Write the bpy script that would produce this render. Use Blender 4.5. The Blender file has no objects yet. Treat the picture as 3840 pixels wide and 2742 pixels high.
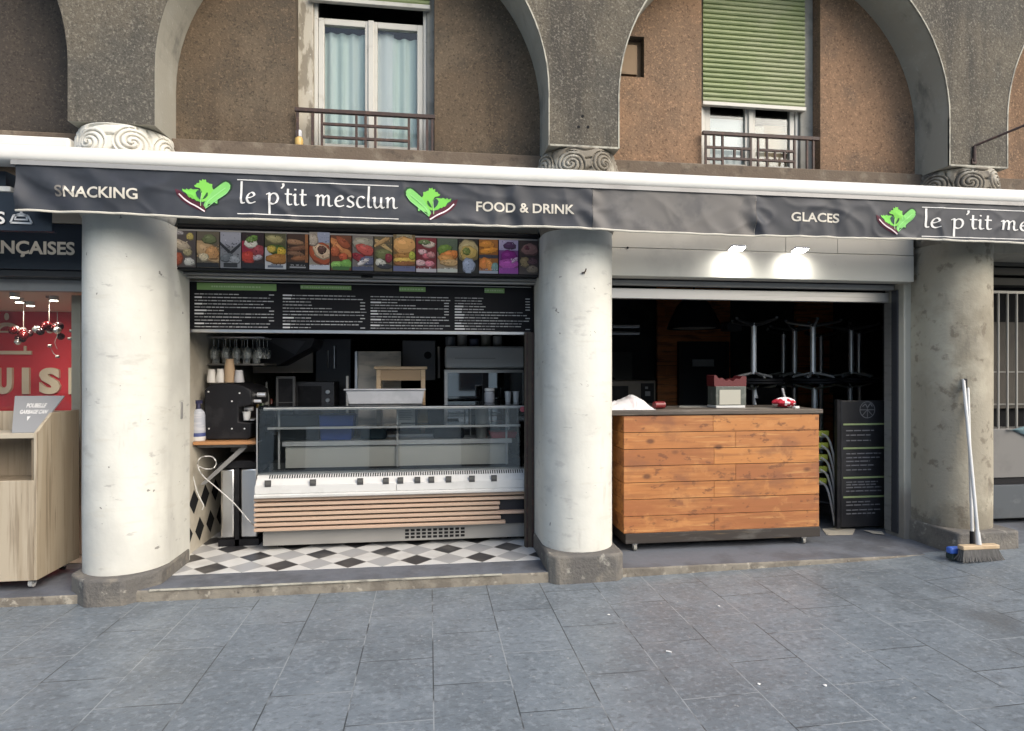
import bpy, math, random
from mathutils import Vector, noise, Matrix
from mathutils.geometry import tessellate_polygon
R = math.radians
rnd = random.Random(7)
sc = bpy.context.scene
COL = sc.collection

# ------------------------------------------------------------------ camera, sky, sun, exposure
H, YAW, FPX, CX, CY, S = 1.55, 7.75, 608.0, 512.0, 369.3, 0.4503
CA, SA = math.cos(R(YAW)), math.sin(R(YAW))
cd = bpy.data.cameras.new('camera')
cam = bpy.data.objects.new('camera', cd); COL.objects.link(cam)
cam.location = (0, 0, H); cam.rotation_euler = (R(90), 0, -R(YAW))
cd.sensor_width = 36; cd.lens = FPX / 1024 * 36
cd.shift_y = (CY - 365.5) / 1024
cd.clip_start = 0.05; cd.clip_end = 500
sc.camera = cam

SUN_EL, SUN_AZ = 38, 140          # azimuth measured clockwise from +Y: the sun stands over the street, behind the camera
w = bpy.data.worlds.new('World'); sc.world = w; w.use_nodes = True
nt = w.node_tree; bg = nt.nodes['Background']
sky = nt.nodes.new('ShaderNodeTexSky'); sky.sky_type = 'NISHITA'; sky.sun_disc = False
sky.sun_elevation = R(SUN_EL); sky.sun_rotation = R(SUN_AZ); sky.dust_density = 3.0; sky.air_density = 1.2; sky.ozone_density = 1.0
nt.links.new(sky.outputs[0], bg.inputs[0]); bg.inputs[1].default_value = 0.15
sl = bpy.data.lights.new('sun', 'SUN'); sl.energy = 1.25; sl.angle = R(45); sl.color = (1.0, 0.94, 0.84)
so = bpy.data.objects.new('sun', sl); COL.objects.link(so)
so.rotation_euler = (R(90 - SUN_EL), 0, R(180 - SUN_AZ + 180))
d = Vector((math.sin(R(SUN_AZ)) * math.cos(R(SUN_EL)), math.cos(R(SUN_AZ)) * math.cos(R(SUN_EL)), math.sin(R(SUN_EL))))
so.rotation_euler = (-d).to_track_quat('-Z', 'Y').to_euler()
sc.view_settings.view_transform = 'Standard'; sc.view_settings.look = 'None'
sc.view_settings.exposure = 0.92; sc.view_settings.gamma = 1.0; sc.view_settings.use_curve_mapping = False
sc.render.engine = 'CYCLES'
sc.cycles.use_denoising = True
sc.cycles.max_bounces = 8; sc.cycles.transparent_max_bounces = 16; sc.cycles.caustics_reflective = False; sc.cycles.caustics_refractive = False

# ------------------------------------------------------------------ helpers
def _ray(xo, yo):
    a = (xo * S - CX) / FPX; b = (CY - yo * S) / FPX
    return a * CA + SA, CA - a * SA, b
def PX(xo, Y):
    x, y, b = _ray(xo, 0); return x / y * Y
def P(xo, yo, Y):
    x, y, b = _ray(xo, yo); t = Y / y
    return Vector((x * t, Y, H + b * t))
def PZ(xo, yo, Y): return P(xo, yo, Y).z
def hexc(h):
    h = h.lstrip('#'); o = []
    for i in (0, 2, 4):
        c = int(h[i:i+2], 16) / 255
        o.append(c / 12.92 if c <= .04045 else ((c + .055) / 1.055) ** 2.4)
    return tuple(o)

class MB:
    def __init__(s): s.v = []; s.f = []; s.m = []; s.c = []
    def face(s, pts, m=0, c=None):
        i = len(s.v); s.v += [tuple(p) for p in pts]; s.f.append(tuple(range(i, i + len(pts)))); s.m.append(m); s.c.append(c)
    def poly(s, verts, faces, m=0, c=None):
        i = len(s.v); s.v += [tuple(p) for p in verts]
        for f in faces: s.f.append(tuple(i + k for k in f)); s.m.append(m); s.c.append(c)
    def box(s, x0, x1, y0, y1, z0, z1, m=0, c=None):
        if x0 > x1: x0, x1 = x1, x0
        if y0 > y1: y0, y1 = y1, y0
        if z0 > z1: z0, z1 = z1, z0
        V = [(x0,y0,z0),(x1,y0,z0),(x1,y1,z0),(x0,y1,z0),(x0,y0,z1),(x1,y0,z1),(x1,y1,z1),(x0,y1,z1)]
        s.poly(V, [(3,2,1,0),(4,5,6,7),(0,1,5,4),(1,2,6,5),(2,3,7,6),(3,0,4,7)], m, c)
    def prism(s, pl, lo, hi, ax='y', m=0, c=None):
        # polygon in the plane across axis ax: y -> (x,z), z -> (x,y), x -> (y,z)
        def q(p, t): return {'y': (p[0], t, p[1]), 'z': (p[0], p[1], t), 'x': (t, p[0], p[1])}[ax]
        n = len(pl); V = [q(p, lo) for p in pl] + [q(p, hi) for p in pl]
        a = sum(pl[i][0]*pl[(i+1)%n][1] - pl[(i+1)%n][0]*pl[i][1] for i in range(n))
        flip = (a > 0) != (ax == 'y')
        F = [tuple(range(n)), tuple(range(2*n-1, n-1, -1))] + [(i, i+n, (i+1)%n+n, (i+1)%n) for i in range(n)]
        if flip: F = [f[::-1] for f in F]
        s.poly(V, F, m, c)
    def cyl(s, p0, p1, r0, r1=None, n=16, m=0, c=None, caps=True):
        r1 = r0 if r1 is None else r1
        p0 = Vector(p0); p1 = Vector(p1); d = (p1 - p0).normalized()
        a = d.orthogonal().normalized(); b = d.cross(a)
        V = []
        for p, r in ((p0, r0), (p1, r1)):
            for k in range(n):
                t = 2*math.pi*k/n; V.append(p + (a*math.cos(t) + b*math.sin(t))*r)
        F = [(k, (k+1)%n, (k+1)%n+n, k+n) for k in range(n)]
        if caps: F += [tuple(range(n-1, -1, -1)), tuple(range(n, 2*n))]
        s.poly(V, F, m, c)
    def tube(s, path, r, n=8, m=0, c=None):
        path = [Vector(p) for p in path]; V = []; F = []; k = len(path)
        up = None
        for i, p in enumerate(path):
            t = (path[min(i+1, k-1)] - path[max(i-1, 0)]).normalized()
            if up is None: up = t.orthogonal().normalized()
            up = (up - t*up.dot(t)).normalized(); b = t.cross(up)
            rr = r[i] if isinstance(r, (list, tuple)) else r
            for j in range(n):
                q = 2*math.pi*j/n; V.append(p + (up*math.cos(q) + b*math.sin(q))*rr)
        for i in range(k-1):
            for j in range(n): F.append((i*n+j, i*n+(j+1)%n, (i+1)*n+(j+1)%n, (i+1)*n+j))
        F += [tuple(range(n-1, -1, -1)), tuple(range((k-1)*n, k*n))]
        s.poly(V, F, m, c)
    def lathe(s, prof, cx, cy, n=24, m=0, c=None, cap0=True, cap1=True):
        V = []; F = []; k = len(prof)
        for r, z in prof:
            for j in range(n):
                t = 2*math.pi*j/n; V.append((cx + r*math.cos(t), cy + r*math.sin(t), z))
        for i in range(k-1):
            for j in range(n): F.append((i*n+j, i*n+(j+1)%n, (i+1)*n+(j+1)%n, (i+1)*n+j))
        if cap0: F.append(tuple(range(n-1, -1, -1)))
        if cap1: F.append(tuple(range((k-1)*n, k*n)))
        s.poly(V, F, m, c)
    def grid(s, fn, nu, nv, m=0, c=None):
        V = [fn(i/nu, j/nv) for j in range(nv+1) for i in range(nu+1)]
        F = [(j*(nu+1)+i, j*(nu+1)+i+1, (j+1)*(nu+1)+i+1, (j+1)*(nu+1)+i) for j in range(nv) for i in range(nu)]
        s.poly(V, F, m, c)
    def build(s, name, mats, org=(0,0,0), smooth=35, bevel=0):
        me = bpy.data.meshes.new(name)
        me.from_pydata([(x-org[0], y-org[1], z-org[2]) for x, y, z in s.v], [], s.f)
        if not isinstance(mats, (list, tuple)): mats = [mats]
        for mm in mats: me.materials.append(mm)
        me.polygons.foreach_set('material_index', s.m)
        if any(c is not None for c in s.c):
            at = me.color_attributes.new('Col', 'FLOAT_COLOR', 'CORNER'); buf = []
            for p, c in zip(me.polygons, s.c):
                c = c or (.5,.5,.5); buf += [c[0], c[1], c[2], 1.0] * len(p.vertices)
            at.data.foreach_set('color', buf)
        if smooth:
            me.polygons.foreach_set('use_smooth', [True]*len(me.polygons))
            me.set_sharp_from_angle(angle=R(smooth))
        me.update()
        o = bpy.data.objects.new(name, me); COL.objects.link(o)
        if bevel:
            b = o.modifiers.new('bevel', 'BEVEL'); b.width = bevel; b.segments = 2; b.limit_method = 'ANGLE'; b.angle_limit = R(40)
        return o

ORG = {}
def props(o, label, cat, group=None, kind='thing'):
    o['label'] = label; o['category'] = cat; o['kind'] = kind
    if group: o['group'] = group
def thing(name, label, cat, loc=(0,0,0), group=None):
    o = bpy.data.objects.new(name, None); COL.objects.link(o); o.location = loc; o.empty_display_size = .1
    ORG[o] = Vector(loc); props(o, label, cat, group); return o
def part(mb, name, mats, parent, label=None, **k):
    o = mb.build(name, mats, ORG[parent], **k); o.parent = parent; ORG[o] = ORG[parent]
    if label: o['label'] = label
    return o
def solo(mb, name, mats, label, cat, group=None, **k):
    xs, ys, zs = zip(*mb.v)
    org = Vector(((min(xs)+max(xs))/2, (min(ys)+max(ys))/2, min(zs)))
    o = mb.build(name, mats, org, **k); o.location = org; ORG[o] = org; props(o, label, cat, group); return o
def struct(mb, name, mats, **k):
    o = mb.build(name, mats, **k); o['kind'] = 'structure'; return o
def dup(root, loc, rz=None, label=None):
    r = root.copy(); COL.objects.link(r); r.location = loc
    if rz is not None: r.rotation_euler = (r.rotation_euler[0], r.rotation_euler[1], rz)
    if label: r['label'] = label
    for ch in list(root.children):
        c = ch.copy(); COL.objects.link(c); c.parent = r
        for g in list(ch.children):
            q = g.copy(); COL.objects.link(q); q.parent = c
    return r

# ------------------------------------------------------------------ materials
def L(c, s, lo=.45, hi=.6, a=1.0, d=4, st=(1,1,1), kind='noise'):
    return dict(c=c, s=s, lo=lo, hi=hi, a=a, d=d, st=st, kind=kind)
SUNLIT = ('roughcast', 'render', 'column', 'capital', 'arris', 'ledge', 'plinth', 'cassette', 'frame', 'casing', 'shutter', 'canvas', 'cream_painted_board', 'pilaster',
          'stained_cream', 'lettering', 'piping', 'threshold', 'step_edge', 'oak', 'edge', 'plank', 'beech', 'kiosk', 'kick', 'cement', 'white_plastic', 'worktop', 'bristle', 'blue_grey', 'stone', 'house')
def mat(name, col, rough=.6, metal=0, layers=(), bump=None, attr=False, island=None, emit=None, coat=0, spec=.5, obj=False, rvar=0):
    if any(q in name for q in SUNLIT):      # everything that stands in the open street: colours dimmed so the shaded interiors look brighter by comparison
        k_ = .83; dk = lambda c: tuple(x*k_ for x in c)
        col = dk(col); layers = [dict(l, c=dk(l['c'])) for l in layers]; island = (dk(island[0]), island[1]) if island else None
    m = bpy.data.materials.new(name); m.use_nodes = True; n = m.node_tree; N = n.nodes; lk = n.links
    p = N['Principled BSDF']; p.inputs['Roughness'].default_value = rough; p.inputs['Metallic'].default_value = metal
    p.inputs['Specular IOR Level'].default_value = spec; p.inputs['Coat Weight'].default_value = coat
    if obj: pos = N.new('ShaderNodeTexCoord').outputs['Object']
    else: pos = N.new('ShaderNodeNewGeometry').outputs['Position']
    def nz(s, d, st, kind):
        mp = N.new('ShaderNodeMapping'); mp.inputs['Scale'].default_value = st; lk.new(pos, mp.inputs['Vector'])
        if kind == 'voronoi':
            t = N.new('ShaderNodeTexVoronoi'); t.inputs['Scale'].default_value = s; o = t.outputs['Distance']
        else:
            t = N.new('ShaderNodeTexNoise'); t.inputs['Scale'].default_value = s; t.inputs['Detail'].default_value = d; t.inputs['Roughness'].default_value = .6; o = t.outputs[0]
        lk.new(mp.outputs[0], t.inputs['Vector']); return o
    if attr:
        at = N.new('ShaderNodeVertexColor'); at.layer_name = 'Col'; cur = at.outputs[0]
    else:
        rgb = N.new('ShaderNodeRGB'); rgb.outputs[0].default_value = (*col, 1); cur = rgb.outputs[0]
    def mix(fac, c2):
        nonlocal cur
        mx = N.new('ShaderNodeMix'); mx.data_type = 'RGBA'
        lk.new(fac, mx.inputs[0]); lk.new(cur, mx.inputs[6])
        if isinstance(c2, tuple): mx.inputs[7].default_value = (*c2, 1)
        else: lk.new(c2, mx.inputs[7])
        cur = mx.outputs[2]
    def rng(o, lo, hi, a):
        r = N.new('ShaderNodeMapRange'); r.inputs['From Min'].default_value = lo; r.inputs['From Max'].default_value = hi; r.inputs['To Max'].default_value = a
        r.interpolation_type = 'SMOOTHSTEP'; lk.new(o, r.inputs['Value']); return r.outputs[0]
    if island:
        g = N.new('ShaderNodeNewGeometry'); mix(rng(g.outputs['Random Per Island'], 0, 1, island[1]), island[0])
    for l in layers:
        if l['kind'] == 'z':     # dirt that belongs to a height band, broken up by noise
            sx = N.new('ShaderNodeSeparateXYZ'); lk.new(pos, sx.inputs[0])
            ad = N.new('ShaderNodeMath'); ad.operation = 'MULTIPLY_ADD'; lk.new(nz(l['s'], 5, l['st'], 'noise'), ad.inputs[0]); ad.inputs[1].default_value = l['d']; lk.new(sx.outputs[2], ad.inputs[2])
            lo, hi = l['lo'], l['hi']
            o_ = rng(ad.outputs[0], min(lo, hi), max(lo, hi), 1)
            if lo > hi:
                iv = N.new('ShaderNodeMath'); iv.operation = 'SUBTRACT'; iv.inputs[0].default_value = 1; lk.new(o_, iv.inputs[1]); o_ = iv.outputs[0]
            ml_ = N.new('ShaderNodeMath'); ml_.operation = 'MULTIPLY'; lk.new(o_, ml_.inputs[0]); ml_.inputs[1].default_value = l['a']
            mix(ml_.outputs[0], l['c'])
        else:
            mix(rng(nz(l['s'], l['d'], l['st'], l['kind']), l['lo'], l['hi'], l['a']), l['c'])
    lk.new(cur, p.inputs['Base Color'])
    if rvar:
        r = N.new('ShaderNodeMapRange'); lk.new(nz(9, 4, (1,1,1), 'noise'), r.inputs[0]); r.inputs[1].default_value = .35; r.inputs[2].default_value = .65
        r.inputs[3].default_value = max(.02, rough-rvar); r.inputs[4].default_value = min(1, rough+rvar); lk.new(r.outputs[0], p.inputs['Roughness'])
    if bump:
        bp = N.new('ShaderNodeBump'); bp.inputs['Strength'].default_value = bump[1]; bp.inputs['Distance'].default_value = bump[2] if len(bump) > 2 else .01
        lk.new(nz(bump[0], 3, bump[3] if len(bump) > 3 else (1,1,1), 'noise'), bp.inputs['Height']); lk.new(bp.outputs[0], p.inputs['Normal'])
    if emit:
        p.inputs['Emission Color'].default_value = (*emit[0], 1); p.inputs['Emission Strength'].default_value = emit[1]
    return m

MT = {}
MT['pier'] = mat('grey_roughcast', (.135,.117,.088), .95, layers=[
    L((.082,.078,.068), 1.3, .4, .65, .8), L((.175,.155,.12), .8, .5, .7, .6), L((.055,.05,.043), 1.6, .48, .66, .85, 6, (2.2,2.2,.3)), L((.20,.18,.145), 2.1, .58, .72, .6, 6, (2.6,2.6,.25)),
    L((.07,.065,.055), 3.2, .52, .68, .7, 6, (1,1,.5)), L((.30,.275,.225), 66, .52, .70, .55, 2), L((.045,.04,.034), 56, .53, .70, .6, 2)], bump=(60, .6, .012))
MT['soffit'] = mat('smooth_grey_render', (.36,.345,.29), .9, layers=[
    L((.42,.41,.36), 2.2, .48, .62, .6), L((.12,.12,.11), 3.5, .54, .7, .75, 6, (1,1,.5)), L((.48,.47,.42), 30, .62, .72, .5)], bump=(60, .25, .006))
def stucco(name, a, b, c, g):
    return mat(name, a, .95, layers=[L(b, 1.1, .42, .62, .9), L(c, 2.6, .5, .68, .6, 6), L(g, 5, .55, .75, .5, 5, (1,1,.12)),
        L(tuple(x*.55 for x in a), 1.7, .52, .70, .6, 7, (2.4,2.4,.35)), L(tuple(x*1.9 for x in a), 70, .54, .70, .6, 2), L(tuple(x*.3 for x in a), 58, .54, .70, .65, 2)], bump=(66, .5, .01))
MT['stucco0'] = stucco('dark_brown_roughcast', (.070,.056,.044), (.050,.043,.037), (.085,.066,.048), (.042,.036,.032))
MT['stucco1'] = stucco('brown_roughcast', (.120,.087,.056), (.078,.063,.046), (.160,.122,.082), (.052,.044,.035))
MT['stucco2'] = stucco('ochre_roughcast', (.265,.163,.098), (.180,.122,.080), (.125,.093,.068), (.31,.20,.122))
MT['ledge'] = mat('ledge_stone', (.15,.115,.085), .95, layers=[L((.25,.21,.16), 6, .5, .65, .7, 6), L((.07,.055,.045), 9, .55, .7, .7)], bump=(60, .5, .008))
MT['trim'] = mat('pale_arris', (.50,.48,.40), .9, layers=[L((.2,.19,.165), 9, .45, .62, .75, 6)], bump=(70, .4, .006))
MT['colwhite'] = mat('white_painted_column', (.74,.735,.665), .75, layers=[
    L((.63,.625,.57), 1.4, .42, .62, .9), L((.50,.485,.43), 3.2, .60, .72, .55, 6, (1,1,2.5)), L((.47,.46,.43), 4.5, .60, .71, .55, 7, (1,1,2.0)), L((.36,.35,.33), 9, .655, .71, .5, 5, (.8,.8,2.4)), L((.66,.64,.56), 8, .56, .72, .6, 5, (.5,.5,3)), L((.20,.19,.175), 12, .70, .73, .85, 3), L((.47,.455,.41), 1.2, .52, .68, .55, 7, (1.5,1.5,.4)), L((.45,.43,.38), 4, .62, .75, .5, 5, (2,2,.35))], bump=(8, .25, .02), rvar=.12)
MT['colgrey'] = mat('bare_cement_column', (.37,.335,.26), .9, layers=[
    L((.50,.46,.36), 1.6, .45, .62, .8), L((.25,.22,.16), 2.4, .52, .68, .7, 6), L((.17,.15,.12), 5, .6, .72, .6, 5, (1,1,.4)),
    L((.13,.10,.07), 9, .56, .66, .55, 5), L((.15,.14,.12), 3.5, .80, .52, .9, .75, (1,1,.6), 'z')], bump=(40, .35, .01))
MT['plinth'] = mat('worn_plinth_stone', (.20,.185,.16), .9, layers=[L((.115,.11,.105), 3, .42, .6, .8), L((.45,.43,.37), 9, .6, .7, .7, 6), L((.32,.28,.22), 5, .58, .7, .5)], bump=(45, .7, .012))
MT['capwhite'] = mat('white_capital', (.70,.68,.61), .8, layers=[L((.42,.39,.33), 6, .55, .68, .6)], bump=(40, .2, .006))
MT['capgrey'] = mat('grimy_capital', (.22,.195,.155), .9, layers=[L((.48,.45,.38), 4, .5, .6, .8), L((.09,.08,.07), 9, .52, .66, .8)], bump=(40, .4, .008))
MT['cream'] = mat('cream_painted_board', (.70,.67,.59), .7, layers=[L((.50,.48,.43), 2, .5, .7, .6), L((.30,.28,.25), 14, .68, .75, .5)], bump=(8, .08, .01))
MT['pilaster'] = mat('stained_cream_render', (.53,.50,.42), .85, layers=[L((.40,.37,.30), 2.5, .5, .68, .7, 6), L((.2,.18,.15), 5, .62, .74, .5, 5, (1,1,.5)), L((.22,.19,.16), 5, .8, .5, .8, .35, (1,1,.6), 'z')], bump=(40, .2, .006))
MT['alu'] = mat('brushed_aluminium', (.52,.51,.49), .38, .75, layers=[L((.36,.35,.33), 5, .5, .7, .6, 3, (.2,1,6))])
MT['alu_grey'] = mat('grey_lacquered_aluminium', (.30,.295,.285), .5, .2, layers=[L((.22,.21,.2), 4, .5, .7, .6)])
MT['steel'] = mat('stainless_steel', (.62,.62,.62), .28, 1.0, layers=[L((.45,.45,.45), 8, .5, .7, .5, 3, (1,1,.1))])
MT['chrome'] = mat('chrome', (.92,.92,.92), .32, .65)
MT['black'] = mat('black_plastic', (.010,.010,.012), .5, spec=.22, layers=[L((.022,.022,.024), 5, .5, .6, .6)])
MT['blackmatt'] = mat('matt_black', (.012,.012,.013), .85, spec=.2)
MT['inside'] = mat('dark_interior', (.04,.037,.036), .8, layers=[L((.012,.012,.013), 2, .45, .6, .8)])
MT['iron'] = mat('rusty_brown_iron', (.040,.022,.018), .65, layers=[L((.085,.042,.028), 25, .5, .65, .7)])
MT['white'] = mat('white_plastic', (.72,.72,.70), .4, layers=[L((.60,.60,.575), 4, .5, .65, .6)])
MT['pvc'] = mat('cream_window_frame', (.60,.585,.53), .5, layers=[L((.46,.44,.38), 8, .55, .7, .6), L((.30,.27,.22), 20, .66, .72, .5)])
MT['peel'] = mat('peeling_painted_casing', (.50,.46,.38), .85, layers=[L((.24,.21,.16), 7, .48, .58, .9, 6, (2,2,.6)), L((.65,.62,.55), 14, .6, .68, .7)], bump=(30, .4, .006))
MT['casing'] = mat('grey_casing', (.30,.295,.265), .85, layers=[L((.2,.19,.17), 6, .5, .65, .7)])
MT['shutter'] = mat('green_shutter_slats', (.235,.285,.125), .55, layers=[L((.31,.33,.20), 1.6, .46, .62, .6), L((.185,.235,.10), 3, .5, .65, .7, 4, (1,1,3)), L((.40,.42,.32), 30, .68, .74, .5)])
MT['curtain'] = mat('sheer_curtain', (.74,.82,.76), .95, layers=[L((.84,.88,.84), 7, .45, .6, .7, 5, (1,1,.05)), L((.56,.66,.62), 12, .5, .65, .6, 5, (1,1,.04))])
MT['curtain2'] = mat('white_net_curtain', (.85,.86,.85), .95, layers=[L((.74,.76,.76), 9, .5, .65, .6, 5, (1,1,.05))])
MT['cassette'] = mat('cream_lacquered_cassette', (.82,.81,.76), .3, layers=[L((.66,.65,.60), 1.2, .5, .7, .7, 4, (1,1,3))], coat=.25)
MT['navy'] = mat('charcoal_navy_canvas', (.027,.031,.040), .6, layers=[L((.048,.052,.062), 2.2, .45, .65, .8), L((.035,.038,.052), 5, .5, .65, .6)], bump=(260, .15, .002))
MT['greycanvas'] = mat('faded_grey_canvas', (.135,.126,.118), .6, layers=[L((.125,.12,.118), 2, .45, .65, .8), L((.07,.068,.07), 4, .5, .65, .6)], bump=(260, .15, .002))
MT['piping'] = mat('cream_piping', (.66,.63,.54), .7)
MT['letter'] = mat('cream_lettering', (.66,.62,.53), .7)
MT['letterwhite'] = mat('white_lettering', (.80,.79,.76), .6)
MT['faded'] = mat('faded_lettering', (.20,.185,.165), .7)
MT['col'] = mat('printed_colours', (1,1,1), .5, attr=True, obj=True)
MT['colmatt'] = mat('painted_colours', (1,1,1), .75, attr=True, obj=True)
MT['sill'] = mat('slate_threshold', (.15,.163,.188), .62, layers=[L((.10,.105,.118), 2.5, .45, .62, .8), L((.22,.225,.23), 7, .6, .72, .5, 6), L((.32,.32,.31), 30, .68, .74, .5)], bump=(40, .15, .004), rvar=.12)
MT['riser'] = mat('broken_step_edge', (.27,.245,.20), .95, layers=[L((.16,.14,.115), 5, .45, .58, .8, 6), L((.5,.46,.38), 12, .6, .7, .7), L((.08,.07,.06), 16, .6, .7, .8)], bump=(30, .5, .012))
MT['oak'] = mat('pale_oak_laminate', (.42,.35,.25), .55, layers=[L((.52,.45,.34), 5, .42, .6, .7, 6, (3,3,.18)), L((.25,.195,.13), 7, .52, .66, .8, 7, (3,3,.12)), L((.15,.115,.075), 16, .60, .70, .75, 5, (3,3,.1))])
MT['oakdark'] = mat('oak_board_inside', (.30,.24,.165), .7, layers=[L((.22,.17,.11), 6, .45, .6, .7, 6, (3,3,.15))])
MT['copper'] = mat('pinkish_beech_slats', (.60,.45,.335), .5, island=((.52,.37,.27), .9), layers=[L((.66,.45,.33), 3, .5, .65, .5, 4, (.3,1,6))])
MT['pine'] = mat('light_pine', (.62,.46,.29), .6, layers=[L((.48,.32,.18), 6, .5, .65, .6, 5, (.3,3,3))])
MT['wornwood'] = mat('worn_grey_worktop', (.105,.085,.068), .55, layers=[L((.33,.30,.26), 3, .5, .62, .7, 6, (.4,2,2)), L((.05,.04,.032), 7, .52, .65, .7, 6, (.3,2,2))])
MT['darkbase'] = mat('scuffed_dark_base', (.030,.024,.020), .7, layers=[L((.20,.14,.07), 4, .56, .66, .7, 6, (.3,1,7)), L((.10,.095,.085), 8, .55, .7, .6, 5, (.4,1,2))])
MT['red'] = mat('red_painted_wall', (.56,.035,.05), .7, layers=[L((.36,.03,.04), 1.5, .45, .6, .6)])
MT['redp'] = mat('red_plastic', (.42,.02,.025), .45)
MT['beige'] = mat('beige_wall', (.55,.47,.38), .85)
MT['beigeletter'] = mat('beige_relief_letters', (.62,.52,.40), .7)
MT['navysign'] = mat('dark_navy_fascia', (.008,.014,.024), .45, layers=[L((.012,.02,.032), 2, .45, .6, .6)])
MT['greysign'] = mat('grey_sign_panel', (.24,.245,.25), .55)
MT['blue'] = mat('blue_plastic', (.02,.075,.42), .45)
MT['skyblue'] = mat('mid_blue_plastic', (.06,.15,.55), .45)
MT['tub'] = mat('frosted_plastic', (.42,.43,.45), .35, layers=[L((.34,.35,.37), 5, .45, .6, .6)])
MT['paper'] = mat('white_paper', (.74,.73,.70), .8)
MT['kraft'] = mat('kraft_paper', (.44,.31,.19), .8)
MT['yellow'] = mat('lime_plastic', (.36,.40,.06), .5)
MT['cloth'] = mat('white_cloth', (.60,.59,.60), .9, layers=[L((.50,.40,.40), 9, .56, .62, .5, 2, (2.5,1,.6))], bump=(14, .5, .02))
MT['teal'] = mat('teal_cloth', (.09,.15,.17), .9, layers=[L((.18,.25,.26), 9, .5, .65, .6)])
MT['bristle'] = mat('grey_bristles', (.15,.145,.135), .9, layers=[L((.21,.2,.19), 90, .5, .6, .8, 2, (1,1,.06))])
MT['plankred'] = mat('reddish_plank_wall', (.78,.27,.08), .6, island=((.55,.18,.055), .9), layers=[L((.16,.045,.015), 5, .5, .65, .7, 5, (.4,1,4))])
MT['brick'] = mat('painted_stone_wall', (.06,.055,.05), .9, layers=[L((.10,.09,.08), 4, .5, .6, .8)])
MT['led'] = mat('lit_led_face', (1,1,1), .5, emit=((1,.98,.92), 40))
MT['spot'] = mat('lit_ceiling_spot', (1,1,1), .5, emit=((1,.9,.75), 14))
MT['kiosk'] = mat('grey_kiosk_panel', (.20,.195,.185), .55, layers=[L((.15,.145,.14), 2.5, .5, .65, .7)])
MT['kick'] = mat('blue_grey_kick_panel', (.085,.098,.11), .7, layers=[L((.15,.165,.175), 6, .55, .68, .7, 6), L((.05,.055,.06), 3, .5, .65, .6)])
MT['kioskback'] = mat('brown_grey_rolled_shutter', (.10,.088,.072), .8, layers=[L((.075,.065,.055), 2, .45, .6, .6)])

MT['limeprint'] = mat('pale_lime_print', (.25,.31,.14), .6)
# pine planks of the counter: colour per plank, grain and knots
def plank_mat():
    m = mat('varnished_pine_planks', (.56,.235,.068), .5, island=((.36,.13,.045), .95), layers=[
        L((.60,.275,.09), 2.6, .5, .66, .6, 5, (.5,1,2.5)), L((.33,.125,.04), 8, .48, .64, .75, 6, (.2,1,3.2)), L((.70,.38,.14), 11, .55, .68, .5, 6, (.2,1,3)), L((.25,.10,.045), 3.0, .52, .68, .7, 6, (.9,1,1.6)), L((.17,.065,.028), 15, .58, .68, .75, 3, (.7,1,1.3)), L((.64,.30,.10), 5, .56, .68, .5, 5)], bump=(20, .12, .004, (.2,1,3)), coat=.1)
    n = m.node_tree; N = n.nodes; lk = n.links; p = N['Principled BSDF']
    src = p.inputs['Base Color'].links[0].from_socket
    g = N.new('ShaderNodeNewGeometry'); mp = N.new('ShaderNodeMapping'); mp.inputs['Scale'].default_value = (3.0, 0, 5.2); lk.new(g.outputs['Position'], mp.inputs[0])
    v = N.new('ShaderNodeTexVoronoi'); v.inputs['Scale'].default_value = 1.3; lk.new(mp.outputs[0], v.inputs['Vector'])
    r = N.new('ShaderNodeMapRange'); r.inputs[1].default_value = .19; r.inputs[2].default_value = .08; r.inputs[4].default_value = .95; lk.new(v.outputs['Distance'], r.inputs[0])
    mx = N.new('ShaderNodeMix'); mx.data_type = 'RGBA'; lk.new(r.outputs[0], mx.inputs[0]); lk.new(src, mx.inputs[6]); mx.inputs[7].default_value = (.13,.05,.02,1)
    lk.new(mx.outputs[2], p.inputs['Base Color']); return m
MT['planks'] = plank_mat()

def glass_mat(name, tint, rough=.01, refl=1.0, base=.04):
    m = bpy.data.materials.new(name); m.use_nodes = True; n = m.node_tree; N = n.nodes; lk = n.links
    N.remove(N['Principled BSDF']); out = N['Material Output']
    tr = N.new('ShaderNodeBsdfTransparent'); tr.inputs[0].default_value = (*tint, 1)
    gl = N.new('ShaderNodeBsdfGlossy'); gl.inputs['Roughness'].default_value = rough
    fr = N.new('ShaderNodeFresnel'); fr.inputs[0].default_value = 1.5
    ml = N.new('ShaderNodeMath'); ml.operation = 'MULTIPLY_ADD'; lk.new(fr.outputs[0], ml.inputs[0]); ml.inputs[1].default_value = refl; ml.inputs[2].default_value = base; ml.use_clamp = True
    mx = N.new('ShaderNodeMixShader'); lk.new(ml.outputs[0], mx.inputs[0]); lk.new(tr.outputs[0], mx.inputs[1]); lk.new(gl.outputs[0], mx.inputs[2]); lk.new(mx.outputs[0], out.inputs[0])
    return m
def pale_diffuse_glass(name, col, k):  # mixes in pale diffuse colour in place of reflections missing in the dark shop
    m = glass_mat(name, (.9,.92,.9), .1, 1.2, .06); n = m.node_tree; N = n.nodes; lk = n.links; out = N['Material Output']
    src = out.inputs[0].links[0].from_socket; df = N.new('ShaderNodeBsdfDiffuse'); df.inputs[0].default_value = (*col, 1)
    mx = N.new('ShaderNodeMixShader'); mx.inputs[0].default_value = k; lk.new(src, mx.inputs[1]); lk.new(df.outputs[0], mx.inputs[2]); lk.new(mx.outputs[0], out.inputs[0]); return m
MT['glass'] = glass_mat('clear_glass', (.965,.975,.97), .01, 1.1, .07)
MT['winglass'] = glass_mat('window_glass', (.92,.95,.95), .02, .7, 0)

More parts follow.
